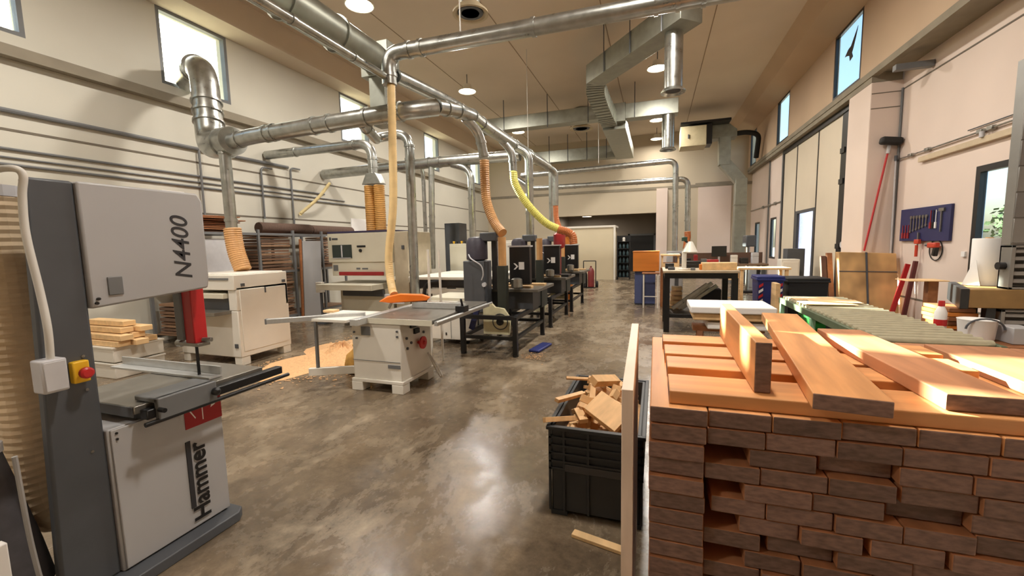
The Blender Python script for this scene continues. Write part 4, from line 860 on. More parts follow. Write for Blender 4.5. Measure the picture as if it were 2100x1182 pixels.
for y in (cy0 + .15, cy0 + .4, cy0 + .62, cy0 + .87): MB().box(cx0 + .001, cx0 + .02, y - .006, y + .006, .03, cz).build('rib', cratem, cr, .002)
MB().box(cx0 - .012, cx1 + .012, cy0 - .012, cy0 + .012, cz - .015, cz + .006).box(cx0 - .012, cx1 + .012, cy1 - .012, cy1 + .012, cz - .015, cz + .006).box(cx0 - .012, cx0 + .012, cy0, cy1, cz - .015, cz + .006).box(cx1 - .012, cx1 + .012, cy0, cy1, cz - .015, cz + .006).build('rim', cratem, cr, .003)
MB().box(cx0 + .10, cx1 - .10, cy0 - .002, cy0 + .012, .29, .335).build('label_holder', mat('dark_grey_plastic', (66, 66, 68), .5), cr, .003)
for (x, y) in ((cx0 + .06, cy0 + .06), (cx1 - .06, cy0 + .06), (cx0 + .06, cy1 - .06), (cx1 - .06, cy1 - .06)): MB().box(x - .05, x + .05, y - .05, y + .05, 0, .03).build('foot', cratem, cr)
fl = MB(); nx, ny = 8, 16
for i in range(nx):
    for j in range(ny):
        a = [(cx0 + .037 + (cx1 - cx0 - .074) * (i + u) / nx, cy0 + .037 + (cy1 - cy0 - .074) * (j + v) / ny) for u, v in ((0, 0), (1, 0), (1, 1), (0, 1))]
        fl.quad(*[(p[0], p[1], .395 + .03 * math.sin(p[0] * 23) * math.cos(p[1] * 17)) for p in a])
tag(fl.build('wood_scraps', sawdust), 'small wood scraps filling the lower part of the black crate', 'wood scraps', kind='stuff')
q = random.Random(4); n = 0
for lay, (gx, gy, zz) in enumerate(((4, 8, .44), (3, 6, .54), (2, 4, .62))):
    for i in range(gx):
        for j in range(gy):
            fx = (i + .5) / gx; fy = (j + .5) / gy; sh = (0, .12, .2)[lay]
            x = cx0 + .05 + sh * .4 + (cx1 - cx0 - .1 - sh * .8) * fx; y = cy0 + .06 + sh + (cy1 - cy0 - .12 - 2 * sh) * fy
            lx, ly, lz = q.uniform(.035, .075), q.uniform(.07, .15), q.uniform(.02, .05)
            mb = MB()
            if q.random() < .25: mb.prism([(-lx / 2, -ly / 2), (lx / 2, -ly / 2), (lx / 2, ly / 5), (0, ly / 2), (-lx / 2, ly / 3)], -lz / 2, lz / 2, 'XY')
            else: mb.box(-lx / 2, lx / 2, -ly / 2, ly / 2, -lz / 2, lz / 2)
            o = mb.build('wood_offcut', palewoodx, None, .002, smooth=False, local=True)
            o.location = (x, y, zz + q.uniform(-.015, .02)); o.rotation_euler = (R(q.uniform(-35, 35)), R(q.uniform(-30, 30)), q.uniform(0, 3.14))
            tag(o, 'pale wood offcut in the heap inside the black crate', 'offcut', 'wood offcuts in the black crate')
for (x, y, z, l, wd, t, rot, lab) in ((-.545, 2.78, .60, .30, .035, .025, (.25, .1, 1.1), 'long pale stick poking over the left rim of the crate'), (-.55, 2.45, .575, .24, .03, .03, (-.4, .2, .9), 'pale stick leaning out at the front left corner of the crate'),
                                 (-.33, 2.95, .68, .26, .07, .05, (.5, .2, 1.0), 'thick pale block rising highest in the crate'), (-.27, 2.58, .60, .24, .17, .045, (.55, .35, -.5), 'broad notched pale block at the front of the crate heap'), (-.50, 3.1, .63, .28, .02, .02, (.7, .1, .4), 'thin pale stick at the back of the crate heap')):
    o = MB().box(-l / 2, l / 2, -wd / 2, wd / 2, -t / 2, t / 2).build('wood_offcut', palewoodx, None, .002, smooth=False, local=True); o.location = (x, y, z); o.rotation_euler = rot; tag(o, lab, 'offcut')
tag(MB().obox((-.26, 2.18, .012), (.34, .05, .022), (0, 0, R(-12))).build('batten', palewood, None, .003), 'dusty batten on the floor in front of the black crate', 'batten')

# ================================================================ roller conveyor
rc = thing('roller_conveyor', 'green framed roller conveyor running away behind the timber stack', 'conveyor', (2.05, 5.4, 0))
gfr = mat('grey_green_frame', (84, 96, 72), .5, 0, .12, 8); rol = mat('zinc_roller', (192, 186, 160), .4, .35, .1, 14)
for x in (1.68, 2.42): MB().box(x - .02, x + .02, 4.0, 6.8, .76, .835).build('side_rail', gfr, rc, .004)
for i in range(24):
    y = 4.08 + i * .1155
    MB().cyl((1.70, y, .832), (2.40, y, .832), .030, seg=14).build('roller', rol, rc)
for (x, y) in ((1.68, 4.2), (2.42, 4.2), (1.68, 5.5), (2.42, 5.5), (1.68, 6.7), (2.42, 6.7)): MB().box(x - .025, x + .025, y - .025, y + .025, 0, .76).build('leg', mat('mint_green_leg', (150, 196, 160), .5), rc, .003)
for y in (4.2, 5.5, 6.7): MB().box(1.70, 2.40, y - .02, y + .02, .3, .34).build('crossbar', gfr, rc)
for i, (x, y, a) in enumerate(((1.98, 6.45, 4), (2.1, 6.2, -6), (1.95, 5.95, 3))):
    tag(MB().obox((x, y, .866 + .005 * i), (.52, .30, .008), (0, 0, R(a))).build('board_offcut', palewood, None, .001), 'thin pale board on the conveyor rollers, %s from the far end' % ORD[i], 'board')
def bin_(name, label, x0, x1, y0, y1, z1, m, lid=None, cat='bin', stripes=False):
    t = thing(name, label, cat, ((x0 + x1) / 2, (y0 + y1) / 2, 0)); ix, iy = (x1 - x0) * .07, (y1 - y0) * .07
    MB().hexa(((x0 + ix, y0 + iy, .03), (x1 - ix, y0 + iy, .03), (x1 - ix, y1 - iy, .03), (x0 + ix, y1 - iy, .03), (x0, y0, z1), (x1, y0, z1), (x1, y1, z1), (x0, y1, z1))).build('body', m, t, .012)
    MB().box(x0 - .02, x1 + .02, y0 - .02, y1 + .02, z1 - .03, z1 + .01).build('rim', m, t, .006)
    if lid: MB().box(x0 - .015, x1 + .015, y0 - .015, y1 + .015, z1 + .01, z1 + .05).build('lid', lid, t, .012)
    for x in (x0 + .08, x1 - .08): MB().cyl((x - .025, y1 - .06, .06), (x + .025, y1 - .06, .06), .06, seg=14).build('wheel', rubber, t)
    MB().box(x0 + ix, x1 - ix, y0 + iy, y0 + iy + .05, 0, .03).build('foot', m, t)
    if stripes:
        for sx in (x0 + .02, x1 - .09):
            for k in range(5):
                zz = z1 - .12 - k * .10
                MB().prism([(sx, zz - .05), (sx + .07, zz + .0), (sx + .07, zz + .05), (sx, zz)], y0 - .008 + .03 * (1 - zz / z1), y0 + .02, 'XZ').build('stripe', red if k % 2 == 0 else paper, t, smooth=False)
    return t
bin_('waste_bin', 'green plastic bin below the roller conveyor', 1.76, 2.06, 5.75, 6.2, .72, greenp)
bin_('waste_bin', 'black plastic bin below the roller conveyor beside the green bin', 1.80, 2.3, 4.9, 5.4, .70, rubber)
bin_('waste_bin', 'blue wheeled bin with red and white striped corners', 1.80, 2.22, 8.8, 9.3, .93, bluep, bluep, stripes=True)
bin_('waste_bin', 'wide black bin standing before the frosted wicket door', 2.34, 2.98, 9.0, 9.6, .88, rubber, rubber)
tag(MB().box(1.95, 2.02, 8.2, 8.5, 0, .9).build('post', palewood, None, .004), 'pale upright post beside the blue striped bin', 'post')

# ================================================================ pale timber bundle on trestle
tr3 = thing('trestle', 'rough wooden trestle under the pale timber bundle', 'trestle', (.7, 5.3, 0))
for x in (.5, 1.05):
    MB().beam((x, 5.2, .62), (x - .06, 5.02, 0), .06, .06).build('leg', brownwood, tr3); MB().beam((x, 5.4, .62), (x + .06, 5.58, 0), .06, .06).build('leg', brownwood, tr3)
MB().box(.42, 1.15, 5.2, 5.4, .62, .68).build('top', brownwood, tr3)
for i, (x0, x1, z, m) in enumerate(((.55, 1.15, .683, paper), (.40, 1.2, .785, palewood), (.37, 1.2, .865, paper))):
    tag(MB().box(x0, x1, 5.0 - .03 * i, 5.55, z, z + .075).build('board', m, None, .012), ['white block at the bottom of the bundle on the trestle', 'pale board in the middle of the bundle on the trestle', 'white wrapped board on top of the bundle on the trestle'][i], 'board')

# ================================================================ work table with lamp
wt = thing('work_table', 'dark steel work table with a pale top and a lower shelf', 'table', (.77, 8.7, 0))
MB().box(.13, 1.38, 8.06, 9.3, 1.09, 1.13).build('tabletop', mat('pale_table_top', (206, 190, 164), .5, 0, .1, 6), wt, .004)
MB().box(.16, 1.35, 8.09, 9.27, .99, 1.09).build('apron', black, wt, .004)
for (x, y) in ((.20, 8.13), (1.31, 8.13), (.20, 9.23), (1.31, 9.23)): MB().box(x - .05, x + .05, y - .05, y + .05, 0, 1.0).build('leg', black, wt, .004)
MB().box(.18, 1.33, 8.1, 9.25, .27, .34).build('shelf', black, wt, .004)
for i, (x, z, a) in enumerate(((.62, .62, 38), (.72, .62, 40), (.80, .58, 36))):
    mb = MB(); L = .75
    mb.box(-L / 2, L / 2, -.05, .05, 0, .006).box(-L / 2, L / 2, -.05, -.044, 0, .06).box(-L / 2, L / 2, .044, .05, 0, .06)
    o = mb.build('metal_channel', galv, None, 0, smooth=False, local=True); o.location = (x, 8.3 + i * .13, z); o.rotation_euler = (0, -R(a), 0); tag(o, 'silver metal channel leaning under the table, %s from the front' % ORD[i], 'channel')
for i in range(5):
    tag(MB().box(.27 + .01 * i, .50, 8.75, 9.05, .342 + i * .09, .342 + i * .09 + .06).build('wood_block', palewood, None, .004), 'pale wood block in the pile under the table, %s from the shelf up' % ORD[i], 'block')
tag(MB().box(.86, 1.2, 8.85, 9.2, .345, .72).build('carton', rubber, None, .01), 'black box on the lower shelf of the work table', 'box')
dl = thing('table_lamp', 'white adjustable lamp standing on the dark work table', 'lamp', (.50, 8.4, 1.13))
MB().lathe([(.10, 0), (.10, .02), (.03, .035)], (.50, 8.4, 1.13), 18).build('base', white, dl); MB().box(.46, .54, 8.36, 8.44, 1.15, 1.46).build('stand', white, dl, .006)
MB().beam((.48, 8.4, 1.44), (.56, 8.4, 1.64), .04, .03, (0, 1, 0)).build('arm', white, dl); MB().lathe([(.13, 0), (.12, .01), (.05, .17), (.03, .19)], (.60, 8.4, 1.46), 18).build('shade', white, dl); MB().lathe([(.05, 0), (.05, .07), (.02, .08)], (.50, 8.4, 1.66), 12).build('cap', mat('dark_green_cap', (40, 66, 52), .5), dl); MB().beam((.50, 8.4, 1.67), (.56, 8.4, 1.63), .03, .03, (0, 1, 0)).build('hinge', dkgrey, dl)
tag(MB().box(.80, 1.36, 8.25, 8.55, 1.131, 1.26).build('wood_beam', palewood, None, .006), 'thick pale wood beam lying on the work table', 'beam')
tag(MB().box(.76, .80, 8.33, 8.47, 1.131, 1.23).build('wood_block', orangewood, None, .006), 'small orange block against the end of the pale beam on the table', 'block')
q = random.Random(31)
for i, (x, y, sx, sy, sz, m, lab) in enumerate(((.26, 8.8, .16, .2, .10, black, 'black case at the left back of the work table'), (.70, 9.05, .3, .2, .13, black, 'long black case at the back of the work table'), (.28, 8.35, .12, .1, .05, dkgrey, 'small grey box at the left front of the work table'), (1.05, 9.0, .2, .16, .16, dkred, 'dark red box at the back of the work table'), (.64, 8.25, .08, .12, .04, midgrey, 'flat grey part beside the lamp on the work table'))):
    t = thing('tool_case', lab, 'case', (x, y, 1.131)); MB().box(x - sx / 2, x + sx / 2, y - sy / 2, y + sy / 2, 1.131, 1.131 + sz * .6).build('body', m, t, .006); MB().box(x - sx / 2, x + sx / 2, y - sy / 2, y + sy / 2, 1.131 + sz * .62, 1.131 + sz).build('lid', m, t, .006)

# ================================================================ orange box, blue cabinet, stool
bc = thing('storage_cabinet', 'blue grey cabinet under the orange wooden box in mid hall', 'cabinet', (-.25, 11.75, 0))
MB().box(-.52, .0, 11.5, 12.0, .04, .90).build('body', mat('blue_grey_paint', (74, 84, 124), .5), bc, .008); MB().box(-.27, -.26, 11.49, 11.5, .06, .88).build('door_seam', dkgrey, bc); MB().box(-.5, -.02, 11.52, 11.98, 0, .04).build('plinth', dkgrey, bc)
ob_ = thing('wooden_box', 'orange varnished wooden box on the blue grey cabinet', 'box', (-.24, 11.7, .90))
MB().box(-.56, .09, 11.42, 12.0, .901, 1.40).build('body', orangewood, ob_, .006); MB().box(-.57, .10, 11.41, 12.01, 1.40, 1.425).build('lid', orangewood, ob_, .004)
st = thing('stool', 'tall white legged stool in front of the blue grey cabinet', 'stool', (-.12, 11.15, 0))
MB().box(-.32, .10, 11.0, 11.3, .86, .89).build('seat', brownwood, st, .006)
for (x, y) in ((-.28, 11.04), (.06, 11.04), (-.28, 11.26), (.06, 11.26)): MB().cyl((x, y, 0), (x, y, .86), .017, seg=10).build('leg', white, st)
MB().box(-.28, .06, 11.03, 11.05, .28, .30).build('footrest', white, st)
tag(MB().box(.12, .22, 11.3, 11.6, 0, 1.0).build('post', brownwood, None, .006), 'brown wooden post right of the white legged stool', 'post')
pb = thing('wooden_box', 'open pale wooden box on the brown post beside the orange box', 'box', (.35, 11.45, 1.0))
MB().box(.14, .56, 11.2, 11.7, 1.0, 1.04).build('bottom', palewood, pb); MB().box(.14, .56, 11.2, 11.24, 1.04, 1.12).box(.14, .56, 11.66, 11.7, 1.04, 1.12).box(.14, .18, 11.24, 11.66, 1.04, 1.3).box(.52, .56, 11.24, 11.66, 1.04, 1.3).box(.12, .58, 11.18, 11.72, 1.3, 1.34).build('frame', palewood, pb, .004)

# ================================================================ far benches
fb = thing('workbench', 'long dark workbench far behind the work table', 'workbench', (1.7, 13.3, 0))
MB().box(.5, 2.9, 13.0, 13.8, .95, 1.0).build('top', mat('bench_top', (120, 96, 74), .6), fb, .004)
for (x, y) in ((.6, 13.1), (2.8, 13.1), (.6, 13.7), (2.8, 13.7)): MB().box(x - .04, x + .04, y - .04, y + .04, 0, .95).build('leg', dkgrey, fb)
MB().box(.5, 2.9, 13.74, 13.78, 1.0, 1.3).build('backboard', mat('bench_back', (96, 70, 56), .6), fb)
mn = thing('monitor', 'black computer monitor on the far workbench', 'monitor', (1.72, 13.4, 1.0))
MB().box(1.53, 1.92, 13.36, 13.40, 1.2, 1.5).build('display', black, mn, .006); MB().box(1.70, 1.75, 13.38, 13.42, 1.02, 1.2).build('stand', greyplast, mn); MB().box(1.62, 1.82, 13.32, 13.48, 1.0, 1.02).build('base', greyplast, mn)
q = random.Random(77)
for i, (x, w_, h_, m, lab, nm) in enumerate(((.65, .18, .2, dkgrey, 'dark grey', 'tool_case'), (.9, .14, .16, black, 'small black', 'tool_case'), (1.1, .1, .26, dkred, 'dark red', 'tool_case'), (1.32, .16, .14, midgrey, 'mid grey', 'tool_case'), (2.1, .16, .24, white, 'white', 'tool_case'), (2.35, .2, .16, black, 'wide black', 'tool_case'), (2.62, .16, .3, greyplast, 'tall pale', 'tool_case'))):
    t = thing(nm, '%s case on the far workbench' % lab, 'case', (x, 13.3, 1.0)); MB().box(x - w_ / 2, x + w_ / 2, 13.2, 13.4, 1.001, 1.0 + h_ * .65).build('body', m, t, .006); MB().box(x - w_ / 2, x + w_ / 2, 13.2, 13.4, 1.0 + h_ * .67, 1.0 + h_).build('lid', m, t, .006)
sb = thing('side_table', 'pale topped side table before the far right windows', 'table', (2.2, 10.7, 0))
MB().box(1.75, 2.75, 10.4, 11.0, 1.0, 1.04).build('top', palewood, sb, .004)
for (x, y) in ((1.82, 10.46), (2.68, 10.46), (1.82, 10.94), (2.68, 10.94)): MB().box(x - .03, x + .03, y - .03, y + .03, 0, 1.0).build('leg', palewood, sb)
st2 = thing('stool', 'pale wooden stool beside the side table', 'stool', (1.55, 10.2, 0))
MB().box(1.40, 1.70, 10.05, 10.35, .80, .83).build('seat', palewood, st2, .006)
for (x, y) in ((1.43, 10.08), (1.67, 10.08), (1.43, 10.32), (1.67, 10.32)): MB().box(x - .015, x + .015, y - .015, y + .015, 0, .8).build('leg', palewood, st2)
MB().box(1.43, 1.67, 10.07, 10.09, .4, .43).build('footrest', palewood, st2)
dmach = thing('drill_press', 'dark drill press standing on the floor before the corner duct', 'drill press', (2.75, 14.9, 0))
MB().box(2.55, 2.95, 14.7, 15.1, 0, .06).build('base', black, dmach); MB().cyl((2.75, 14.95, .06), (2.75, 14.95, 1.75), .05).build('column', steel, dmach); MB().box(2.62, 2.9, 14.6, 15.15, 1.45, 1.8).build('head', dkgrey, dmach, .03); MB().box(2.6, 2.9, 14.6, 14.95, 1.0, 1.04).build('table', castiron, dmach)
for k, (x, y, h_) in enumerate(((3.2, 12.2, 1.15), (3.5, 12.9, 1.4), (3.1, 15.6, 1.2))):
    cabinet(x - .2, x + .2, y, .4, h_, ['small white cabinet along the right wall past the side table', 'taller dark cabinet along the right wall past the side table', 'pale cabinet on the right beyond the drill press'][k], [white, dkgrey, ltgrey][k])

# ================================================================ booth, shelf, cart at the back
bo = thing('booth', 'large pale booth with a white edged front at the back of the hall', 'booth', (-2.9, 20.0, 0))
MB().box(-4.1, -1.80, 19.42, 21.0, 0, 2.36).build('walls', mat('pale_booth_panel', (206, 194, 166), .6, 0, .04, 1), bo); MB().box(-4.15, -1.72, 19.38, 21.05, 2.36, 2.45).build('roof', white, bo, .006); MB().box(-1.80, -1.71, 19.38, 19.5, 0, 2.36).build('corner_post', white, bo, .006)
sh = thing('shelf_rack', 'narrow black shelf rack with bottles right of the booth', 'shelf', (-1.37, 19.6, 0))
for (x, y) in ((-1.64, 19.42), (-1.10, 19.42), (-1.64, 19.8), (-1.10, 19.8)): MB().box(x - .02, x + .02, y - .02, y + .02, 0, 1.98).build('post', black, sh)
for z in (.1, .42, .74, 1.06, 1.38, 1.70): MB().box(-1.65, -1.09, 19.4, 19.82, z, z + .025).build('shelf', black, sh)
MB().box(-1.65, -1.09, 19.80, 19.82, .1, 1.98).build('back_panel', rubber, sh)
for r in range(5):
    for k in range(3):
        x = -1.52 + k * .16; z = .127 + r * .32
        o = MB().lathe([(.045, 0), (.05, .01), (.05, .15), (.02, .19), (.02, .22)], (x, 19.58, z), 12).build('bottle', mat('dark_teal_bottle', (70, 96, 104), .3))
        tag(o, 'dark bottle on the black shelf rack, %s shelf, %s' % (['lowest', 'second', 'third', 'fourth', 'fifth'][r], ['left', 'middle', 'right'][k]), 'bottle', 'bottles on the black shelf rack')
tag(MB().lathe([(.06, 0), (.06, .14), (.03, .17)], (-1.36, 19.56, 1.726), 14).build('jar', white), 'white jar on the top shelf of the black shelf rack', 'jar')
ht = thing('hand_truck', 'dark red gas cylinder trolley in front of the pale booth', 'trolley', (-2.35, 15.85, 0))
for x in (-2.58, -2.12): MB().tube(fillet([(x, 15.85, .03), (x, 15.9, 1.0)], .05), .018, 8).build('rail', black, ht)
MB().tube([(-2.58, 15.9, 1.0), (-2.12, 15.9, 1.0)], .018, 8).build('handle', black, ht); MB().box(-2.6, -2.1, 15.6, 15.85, .0, .03).build('toe_plate', black, ht)
for x in (-2.62, -2.08): MB().cyl((x - .03, 15.98, .12), (x + .03, 15.98, .12), .12, seg=18).build('wheel', rubber, ht)
MB().lathe([(.10, .03), (.12, .05), (.12, .62), (.08, .72), (.03, .76), (.03, .82)], (-2.28, 15.76, 0), 18).build('cylinder', mat('deep_red_cylinder', (112, 34, 34), .45), ht)
MB().lathe([(.07, .03), (.09, .05), (.09, .50), (.06, .60), (.02, .64)], (-2.50, 15.74, 0), 16).build('small_cylinder', black, ht)

# ================================================================ right wall things
cbx = thing('flat_carton', 'large flat cardboard pack strapped crosswise, leaning by the pier', 'cardboard', (3.87, 9.75, 0))
MB().hexa(((3.40, 9.62, 0), (4.32, 9.62, 0), (4.32, 9.80, 0), (3.40, 9.80, 0), (3.40, 9.90, 1.38), (4.32, 9.90, 1.34), (4.32, 10.08, 1.34), (3.40, 10.08, 1.38))).build('body', card, cbx, .012)
MB().hexa(((3.83, 9.612, 0), (3.86, 9.612, 0), (3.86, 9.62, 0), (3.83, 9.62, 0), (3.83, 9.89, 1.37), (3.86, 9.89, 1.37), (3.86, 9.90, 1.37), (3.83, 9.90, 1.37))).build('strap', dkgrey, cbx, smooth=False)
MB().hexa(((3.40, 9.815, 1.0), (4.32, 9.815, .985), (4.32, 9.83, .985), (3.40, 9.83, 1.0), (3.40, 9.818, 1.015), (4.32, 9.818, 1.0), (4.32, 9.833, 1.0), (3.40, 9.833, 1.015))).build('strap', dkgrey, cbx, smooth=False)
for i, (x, h_, m) in enumerate(((3.30, 1.36, brownwood), (3.20, 1.30, mat('dark_brown_plank', (92, 60, 46), .6, 0, .15, 10)))):
    tag(MB().hexa(((x - .04, 9.7, 0), (x + .05, 9.7, 0), (x + .05, 9.78, 0), (x - .04, 9.78, 0), (x - .04, 10.06, h_), (x + .05, 10.06, h_), (x + .05, 10.14, h_), (x - .04, 10.14, h_))).build('plank', m, None, .004), ['brown plank leaning just left of the cardboard pack', 'dark brown plank leaning second left of the cardboard pack'][i], 'plank')
tag(MB().beam((4.05, 9.42, .02), (4.30, 9.45, 1.16), .075, .03, (0, 1, 0)).build('spirit_level', red, None, .004), 'long red level leaning against the cardboard pack and wall', 'level')
tag(MB().beam((4.20, 9.30, .02), (4.34, 9.30, 1.22), .06, .05, (0, 1, 0)).build('plank', mat('maroon_plank', (92, 34, 32), .5, 0, .1, 8), None, .004), 'dark maroon plank leaning on the wall right of the red level', 'plank')
br = thing('broom', 'long red handled broom with a black brush leaning high at the pier', 'broom', (3.95, 10.12, 1.4))
MB().tube([(3.90, 10.13, 1.39), (4.20, 10.2, 3.25)], .018, 10).build('handle', red, br); MB().cyl((4.20, 10.19, 3.25), (4.22, 10.19, 3.42), .03).build('socket', greyplast, br); MB().obox((4.21, 10.12, 3.47), (.34, .16, .14), (0, R(8), 0)).build('brush', rubber, br, .04)
po = thing('pole', 'thin grey pole leaning in the corner right of the red broom', 'pole', (4.33, 10.0, 0)); MB().tube([(4.33, 10.1, 0), (4.33, 10.18, 3.1)], .014, 8).build('shaft', greyplast, po); MB().cyl((4.33, 10.18, 3.1), (4.33, 10.18, 3.2), .025).build('tip', dkgrey, po)
tag(MB().tube([(4.378, 10.22, .5), (4.378, 10.22, 4.45)], .02, 8).build('conduit', midgrey), 'thin vertical conduit in the corner between pier and right wall', 'conduit')
# tool board
tbd = tag(MB().box(4.355, 4.395, 8.50, 9.92, 1.57, 2.15).build('tool_board', mat('navy_board', (34, 36, 84), .5, 0, .08, 6), None, .004), 'navy blue tool board on the right wall', 'board')
def tool(y, z0, z1, m, kind, lab):
    mb = MB(); x = 4.345
    if kind == 0: mb.box(x - .006, x + .006, y - .012, y + .012, z0 + .03, z1 - .03).cyl((x - .008, y, z1 - .03), (x + .008, y, z1 - .03), .03, seg=14).cyl((x - .008, y, z0 + .02), (x + .008, y, z0 + .02), .024, seg=12)
    elif kind == 1: mb.cyl((x, y, z0), (x, y, z0 + .1), .018, seg=10).cyl((x, y, z0 + .1), (x, y, z1), .007, seg=8)
    else: mb.box(x - .01, x + .01, y - .012, y + .012, z0, z1 - .04).box(x - .015, x + .015, y - .07, y + .06, z1 - .05, z1)
    mb.cyl((x, y, z1 - .03), (4.357, y, z1 - .03), .006, seg=6)
    tag(mb.build(['spanner', 'screwdriver', 'hammer'][kind], m), lab, ['spanner', 'screwdriver', 'hammer'][kind])
for i in range(6): tool(9.55 - i * .09, 1.72 + .02 * i, 2.02, steel, 0, 'steel spanner on the navy tool board, %s from the left' % ORD[i])
for i in range(3): tool(8.98 - i * .07, 1.78, 2.08, [dkred, black, paper][i], 1, '%s handled screwdriver on the navy tool board' % ['red', 'black', 'white'][i])
tool(8.70, 1.72, 2.1, steel, 2, 'steel headed hammer on the right of the navy tool board')
for i in range(3): tool(9.80 - i * .09, 1.62, 1.86, dkred, 1, 'dark red handled screwdriver low on the tool board, %s from the left' % ORD[i])
dr = thing('power_drill', 'red power drill hanging below the navy tool board', 'drill', (4.32, 8.78, 1.5))
MB().obox((4.32, 8.80, 1.50), (.08, .22, .09)).build('body', mat('orange_red_casing', (196, 64, 40), .45), dr, .02); MB().obox((4.32, 8.74, 1.40), (.06, .07, .15), (R(12), 0, 0)).build('grip', black, dr, .01); MB().cyl((4.32, 8.91, 1.50), (4.32, 9.0, 1.50), .02).build('chuck', dkgrey, dr)
tag(MB().tube([(4.385, 8.86 + .17 * math.cos(a), 1.42 + .17 * math.sin(a)) for a in [2 * math.pi * k / 28 for k in range(28)]], .008, 8, closed=True).build('cable_coil', rubber), 'black cable loop hanging around the red drill', 'cable')
cl = thing('clamp', 'orange red clamp hanging below the middle of the tool board', 'clamp', (4.33, 9.28, 1.45))
MB().box(4.325, 4.34, 9.26, 9.29, 1.32, 1.72).build('bar', steel, cl); MB().box(4.30, 4.35, 9.20, 9.33, 1.52, 1.60).build('jaw', mat('orange_red_casing', (196, 64, 40), .45), cl, .01); MB().cyl((4.32, 9.27, 1.30), (4.32, 9.27, 1.50), .022).build('grip', mat('orange_red_casing', (196, 64, 40), .45), cl)
# rail and compressed air pipe over the window
tag(MB().box(4.33, 4.395, 7.3, 9.45, 2.94, 3.03).build('wall_rail', mat('beige_rail', (196, 178, 150), .6), None, .006), 'beige rail fixed along the right wall above the tool board', 'rail')
ap = thing('air_pipe', 'thin compressed air pipe with valves above the beige rail', 'pipe', (4.37, 8.6, 3.12))
MB().tube([(4.36, 6.0, 3.12), (4.36, 10.2, 3.12)], .014, 8).build('pipe', galv, ap)
for y in (9.75, 9.25, 8.0, 7.8): MB().box(4.33, 4.39, y - .05, y + .05, 3.09, 3.15).build('valve', steel, ap, .008)
MB().cyl((4.32, 7.9, 3.02), (4.32, 7.9, 3.10), .03).build('filter_bowl', greyplast, ap); MB().tube([(4.375, 5.5, 3.2), (4.375, 8.3, 3.2)], .008, 6).build('cable', dkgrey, ap)
tag(MB().box(4.37, 4.40, 8.14, 8.22, 1.33, 1.41).build('socket', paper, None, .004), 'small white wall socket left of the window', 'socket')
# bird sticker on the high window glass (a plain dark silhouette)
def yz(px): return px
brd = [(11.62, 5.62), (11.45, 5.72), (11.32, 5.74), (11.02, 6.02), (11.10, 5.84), (11.20, 5.66), (11.26, 5.58), (11.20, 5.48), (11.34, 5.44), (11.38, 5.56), (11.50, 5.60)]
tag(MB().prism(brd, 3.90, 3.908, 'YZ').build('bird_sticker', black, None, smooth=False), 'black flying bird sticker on the nearest high right window', 'sticker')

# ================================================================ desk corner at the right
dk_ = thing('work_desk', 'heavy brown desk with a black end at the right edge', 'desk', (3.4, 5.7, 0))
MB().prism([(2.78, 5.08), (4.35, 5.08), (4.35, 5.85), (3.09, 5.85)], .97, 1.145, 'XY').build('top', mat('olive_brown_top', (150, 118, 70), .5, 0, .12, 8), dk_, .006); MB().prism([(2.72, 5.07), (2.785, 5.07), (3.095, 5.86), (3.03, 5.86)], .96, 1.15, 'XY').build('black_end', black, dk_, .004)
for (x, y) in ((2.97, 5.14), (4.28, 5.14), (3.20, 5.78), (4.28, 5.78)): MB().box(x - .035, x + .035, y - .035, y + .035, 0, .98).build('leg', black, dk_, .003)
def louvre(x0, x1, y0, y1, z0, z1, n, label, m):
    t = thing('louvred_cabinet', label, 'cabinet', ((x0 + x1) / 2, (y0 + y1) / 2, z0))
    MB().box(x0, x0 + .03, y0, y1, z0, z1).box(x1 - .03, x1, y0, y1, z0, z1).box(x0, x1, y1 - .02, y1, z0, z1).box(x0, x1, y0, y1, z0, z0 + .02).box(x0, x1, y0, y1, z1 - .02, z1).build('frame', m, t, .003)
    for k in range(n):
        z = z0 + .03 + (z1 - z0 - .06) * (k + .5) / n; h_ = (z1 - z0 - .06) / n
        MB().obox(((x0 + x1) / 2, y0 + .04, z), (x1 - x0 - .06, .06, h_ * .55), (R(-28), 0, 0)).build('slat', m, t, .002)
    return t
sg = mat('satin_grey_metal', (140, 138, 134), .35, .5, .06, 6)
louvre(3.04, 3.95, 5.10, 5.22, .30, .955, 9, 'grey louvred panel under the desk behind its black leg', sg)
louvre(3.07, 3.95, 5.10, 5.24, 1.147, 1.55, 5, 'grey louvred panel standing on the desk', sg)
lg = thing('panelled_cabinet', 'tall grey panelled cabinet standing on the louvred panel at the right edge', 'cabinet', (3.5, 5.18, 1.551))
MB().box(3.07, 3.95, 5.12, 5.24, 1.552, 3.2).build('body', sg, lg, .004)
for k in range(7): MB().box(3.07, 3.95, 5.105, 5.12, 1.57 + k * .23, 1.79 + k * .23).build('panel', mat('panel_grey_%d' % (k % 2), [(134, 132, 128), (122, 120, 117)][k % 2], .35, .5), lg, .004)
tag(MB().cyl((3.02, 5.17, 1.36), (3.069, 5.17, 1.36), .035, seg=12).build('knob', black), 'round black knob on the left side of the louvred panel', 'knob')
rl = thing('paper_roll', 'white paper roll standing upright on the desk by the window', 'paper roll', (3.17, 5.56, 1.147))
MB().lathe([(.03, 0), (.115, 0), (.118, .01), (.118, .46), (.115, .47), (.03, .47)], (3.17, 5.56, 1.147), 28).build('roll', paper, rl); MB().lathe([(.02, .0), (.03, .0), (.03, .48), (.02, .48)], (3.17, 5.56, 1.147), 16).build('core', card, rl)
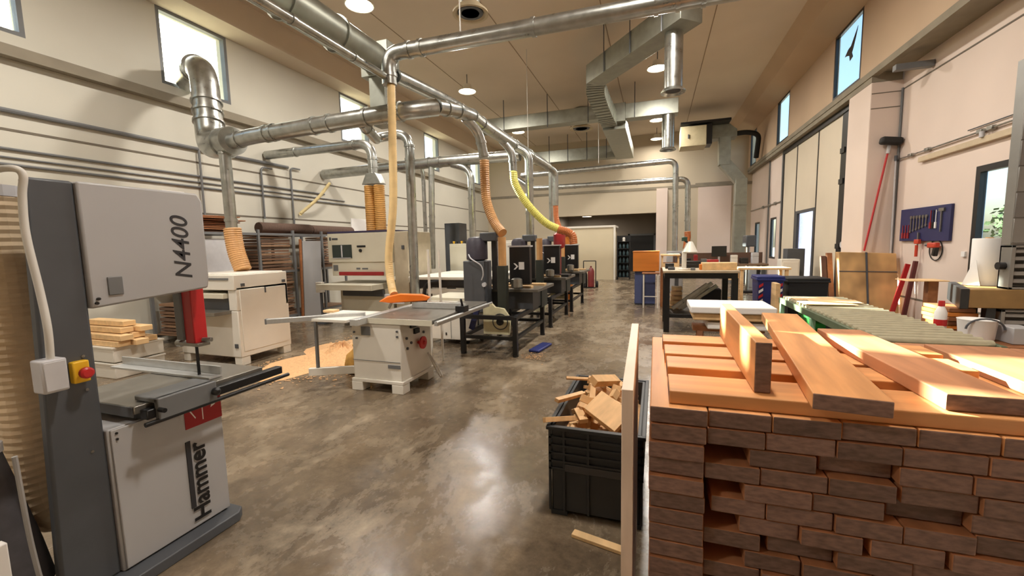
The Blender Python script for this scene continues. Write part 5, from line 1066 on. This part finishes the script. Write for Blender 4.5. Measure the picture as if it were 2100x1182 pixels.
tag(MB().hexa(((2.96, 5.52, 1.151), (3.05, 5.42, 1.151), (3.055, 5.426, 1.151), (2.965, 5.526, 1.151), (3.03, 5.52, 1.36), (3.05, 5.50, 1.40), (3.055, 5.506, 1.40), (3.035, 5.526, 1.36))).build('paper_sheet', paper), 'white paper sheet curling up left of the paper roll', 'paper')
q = random.Random(8)
tag(MB().box(2.70, 2.92, 5.2, 5.6, .60, .65).build('shelf_board', brownwood, None, .004), 'low shelf board carrying the brown wood pile under the desk', 'shelf')
for i, (x, y) in enumerate(((2.75, 5.25), (2.87, 5.25), (2.75, 5.55), (2.87, 5.55))): tag(MB().box(x - .04, x + .04, y - .04, y + .04, 0, .599).build('wood_block', brownwood, None, .004), 'block under the low shelf board, %s of four' % ORD[i], 'block')
for i in range(7):
    tag(MB().box(2.69 + q.uniform(0, .05), 2.93 - q.uniform(0, .02), 5.2 + q.uniform(-.03, .03), 5.62, .652 + i * .043, .652 + i * .043 + .037).build('board', orangewood if i in (2, 5) else brownwood, None, .003), 'brown board in the pile under the desk end, %s from the bottom' % ORD[i], 'board')
tag(MB().box(2.95, 3.35, 6.45, 6.75, 1.10, 1.112).build('shelf_board', palewood, None, .002), 'thin pale board sticking out left of the desk end', 'board')
tag(MB().box(3.2, 3.3, 6.55, 6.65, 0, 1.10).build('post', brownwood, None, .004), 'brown post under the thin pale board near the wall', 'post')
lb = thing('bench', 'low bench behind the conveyor carrying the bottle and bucket', 'bench', (2.72, 4.7, 0))
MB().box(2.47, 2.97, 4.45, 4.98, .70, .74).build('top', brownwood, lb, .004)
for (x, y) in ((2.51, 4.49), (2.93, 4.49), (2.51, 4.94), (2.93, 4.94)): MB().box(x - .025, x + .025, y - .025, y + .025, 0, .70).build('leg', brownwood, lb)
bt = thing('bottle', 'white plastic bottle with red cap and red label behind the conveyor', 'bottle', (2.52, 4.9, .74))
MB().lathe([(.04, 0), (.045, .01), (.045, .20), (.03, .24), (.02, .26)], (2.515, 4.93, .742), 18).build('body', paper, bt); MB().lathe([(.022, 0), (.024, .01), (.022, .05)], (2.515, 4.93, 1.002), 14).build('cap', red, bt); MB().cyl((2.515, 4.93, .82), (2.515, 4.93, .88), .0462, seg=18).build('label', red, bt)
bk = thing('bucket', 'white bucket with a grey strap behind the conveyor end', 'bucket', (2.65, 4.7, .74))
MB().lathe([(.09, 0), (.11, .01), (.125, .17), (.13, .18), (.12, .18)], (2.66, 4.72, .742), 22).build('body', paper, bk); MB().tube([(2.66 + .128 * math.cos(a), 4.60 + .02, .85 + .09 * math.sin(a)) for a in [math.pi * k / 12 for k in range(13)]], .008, 6).build('strap', dkgrey, bk)
tag(MB().box(2.80, 2.95, 4.55, 4.75, .742, .88).build('carton', ltgrey, None, .006), 'pale grey carton right of the white bucket', 'box')
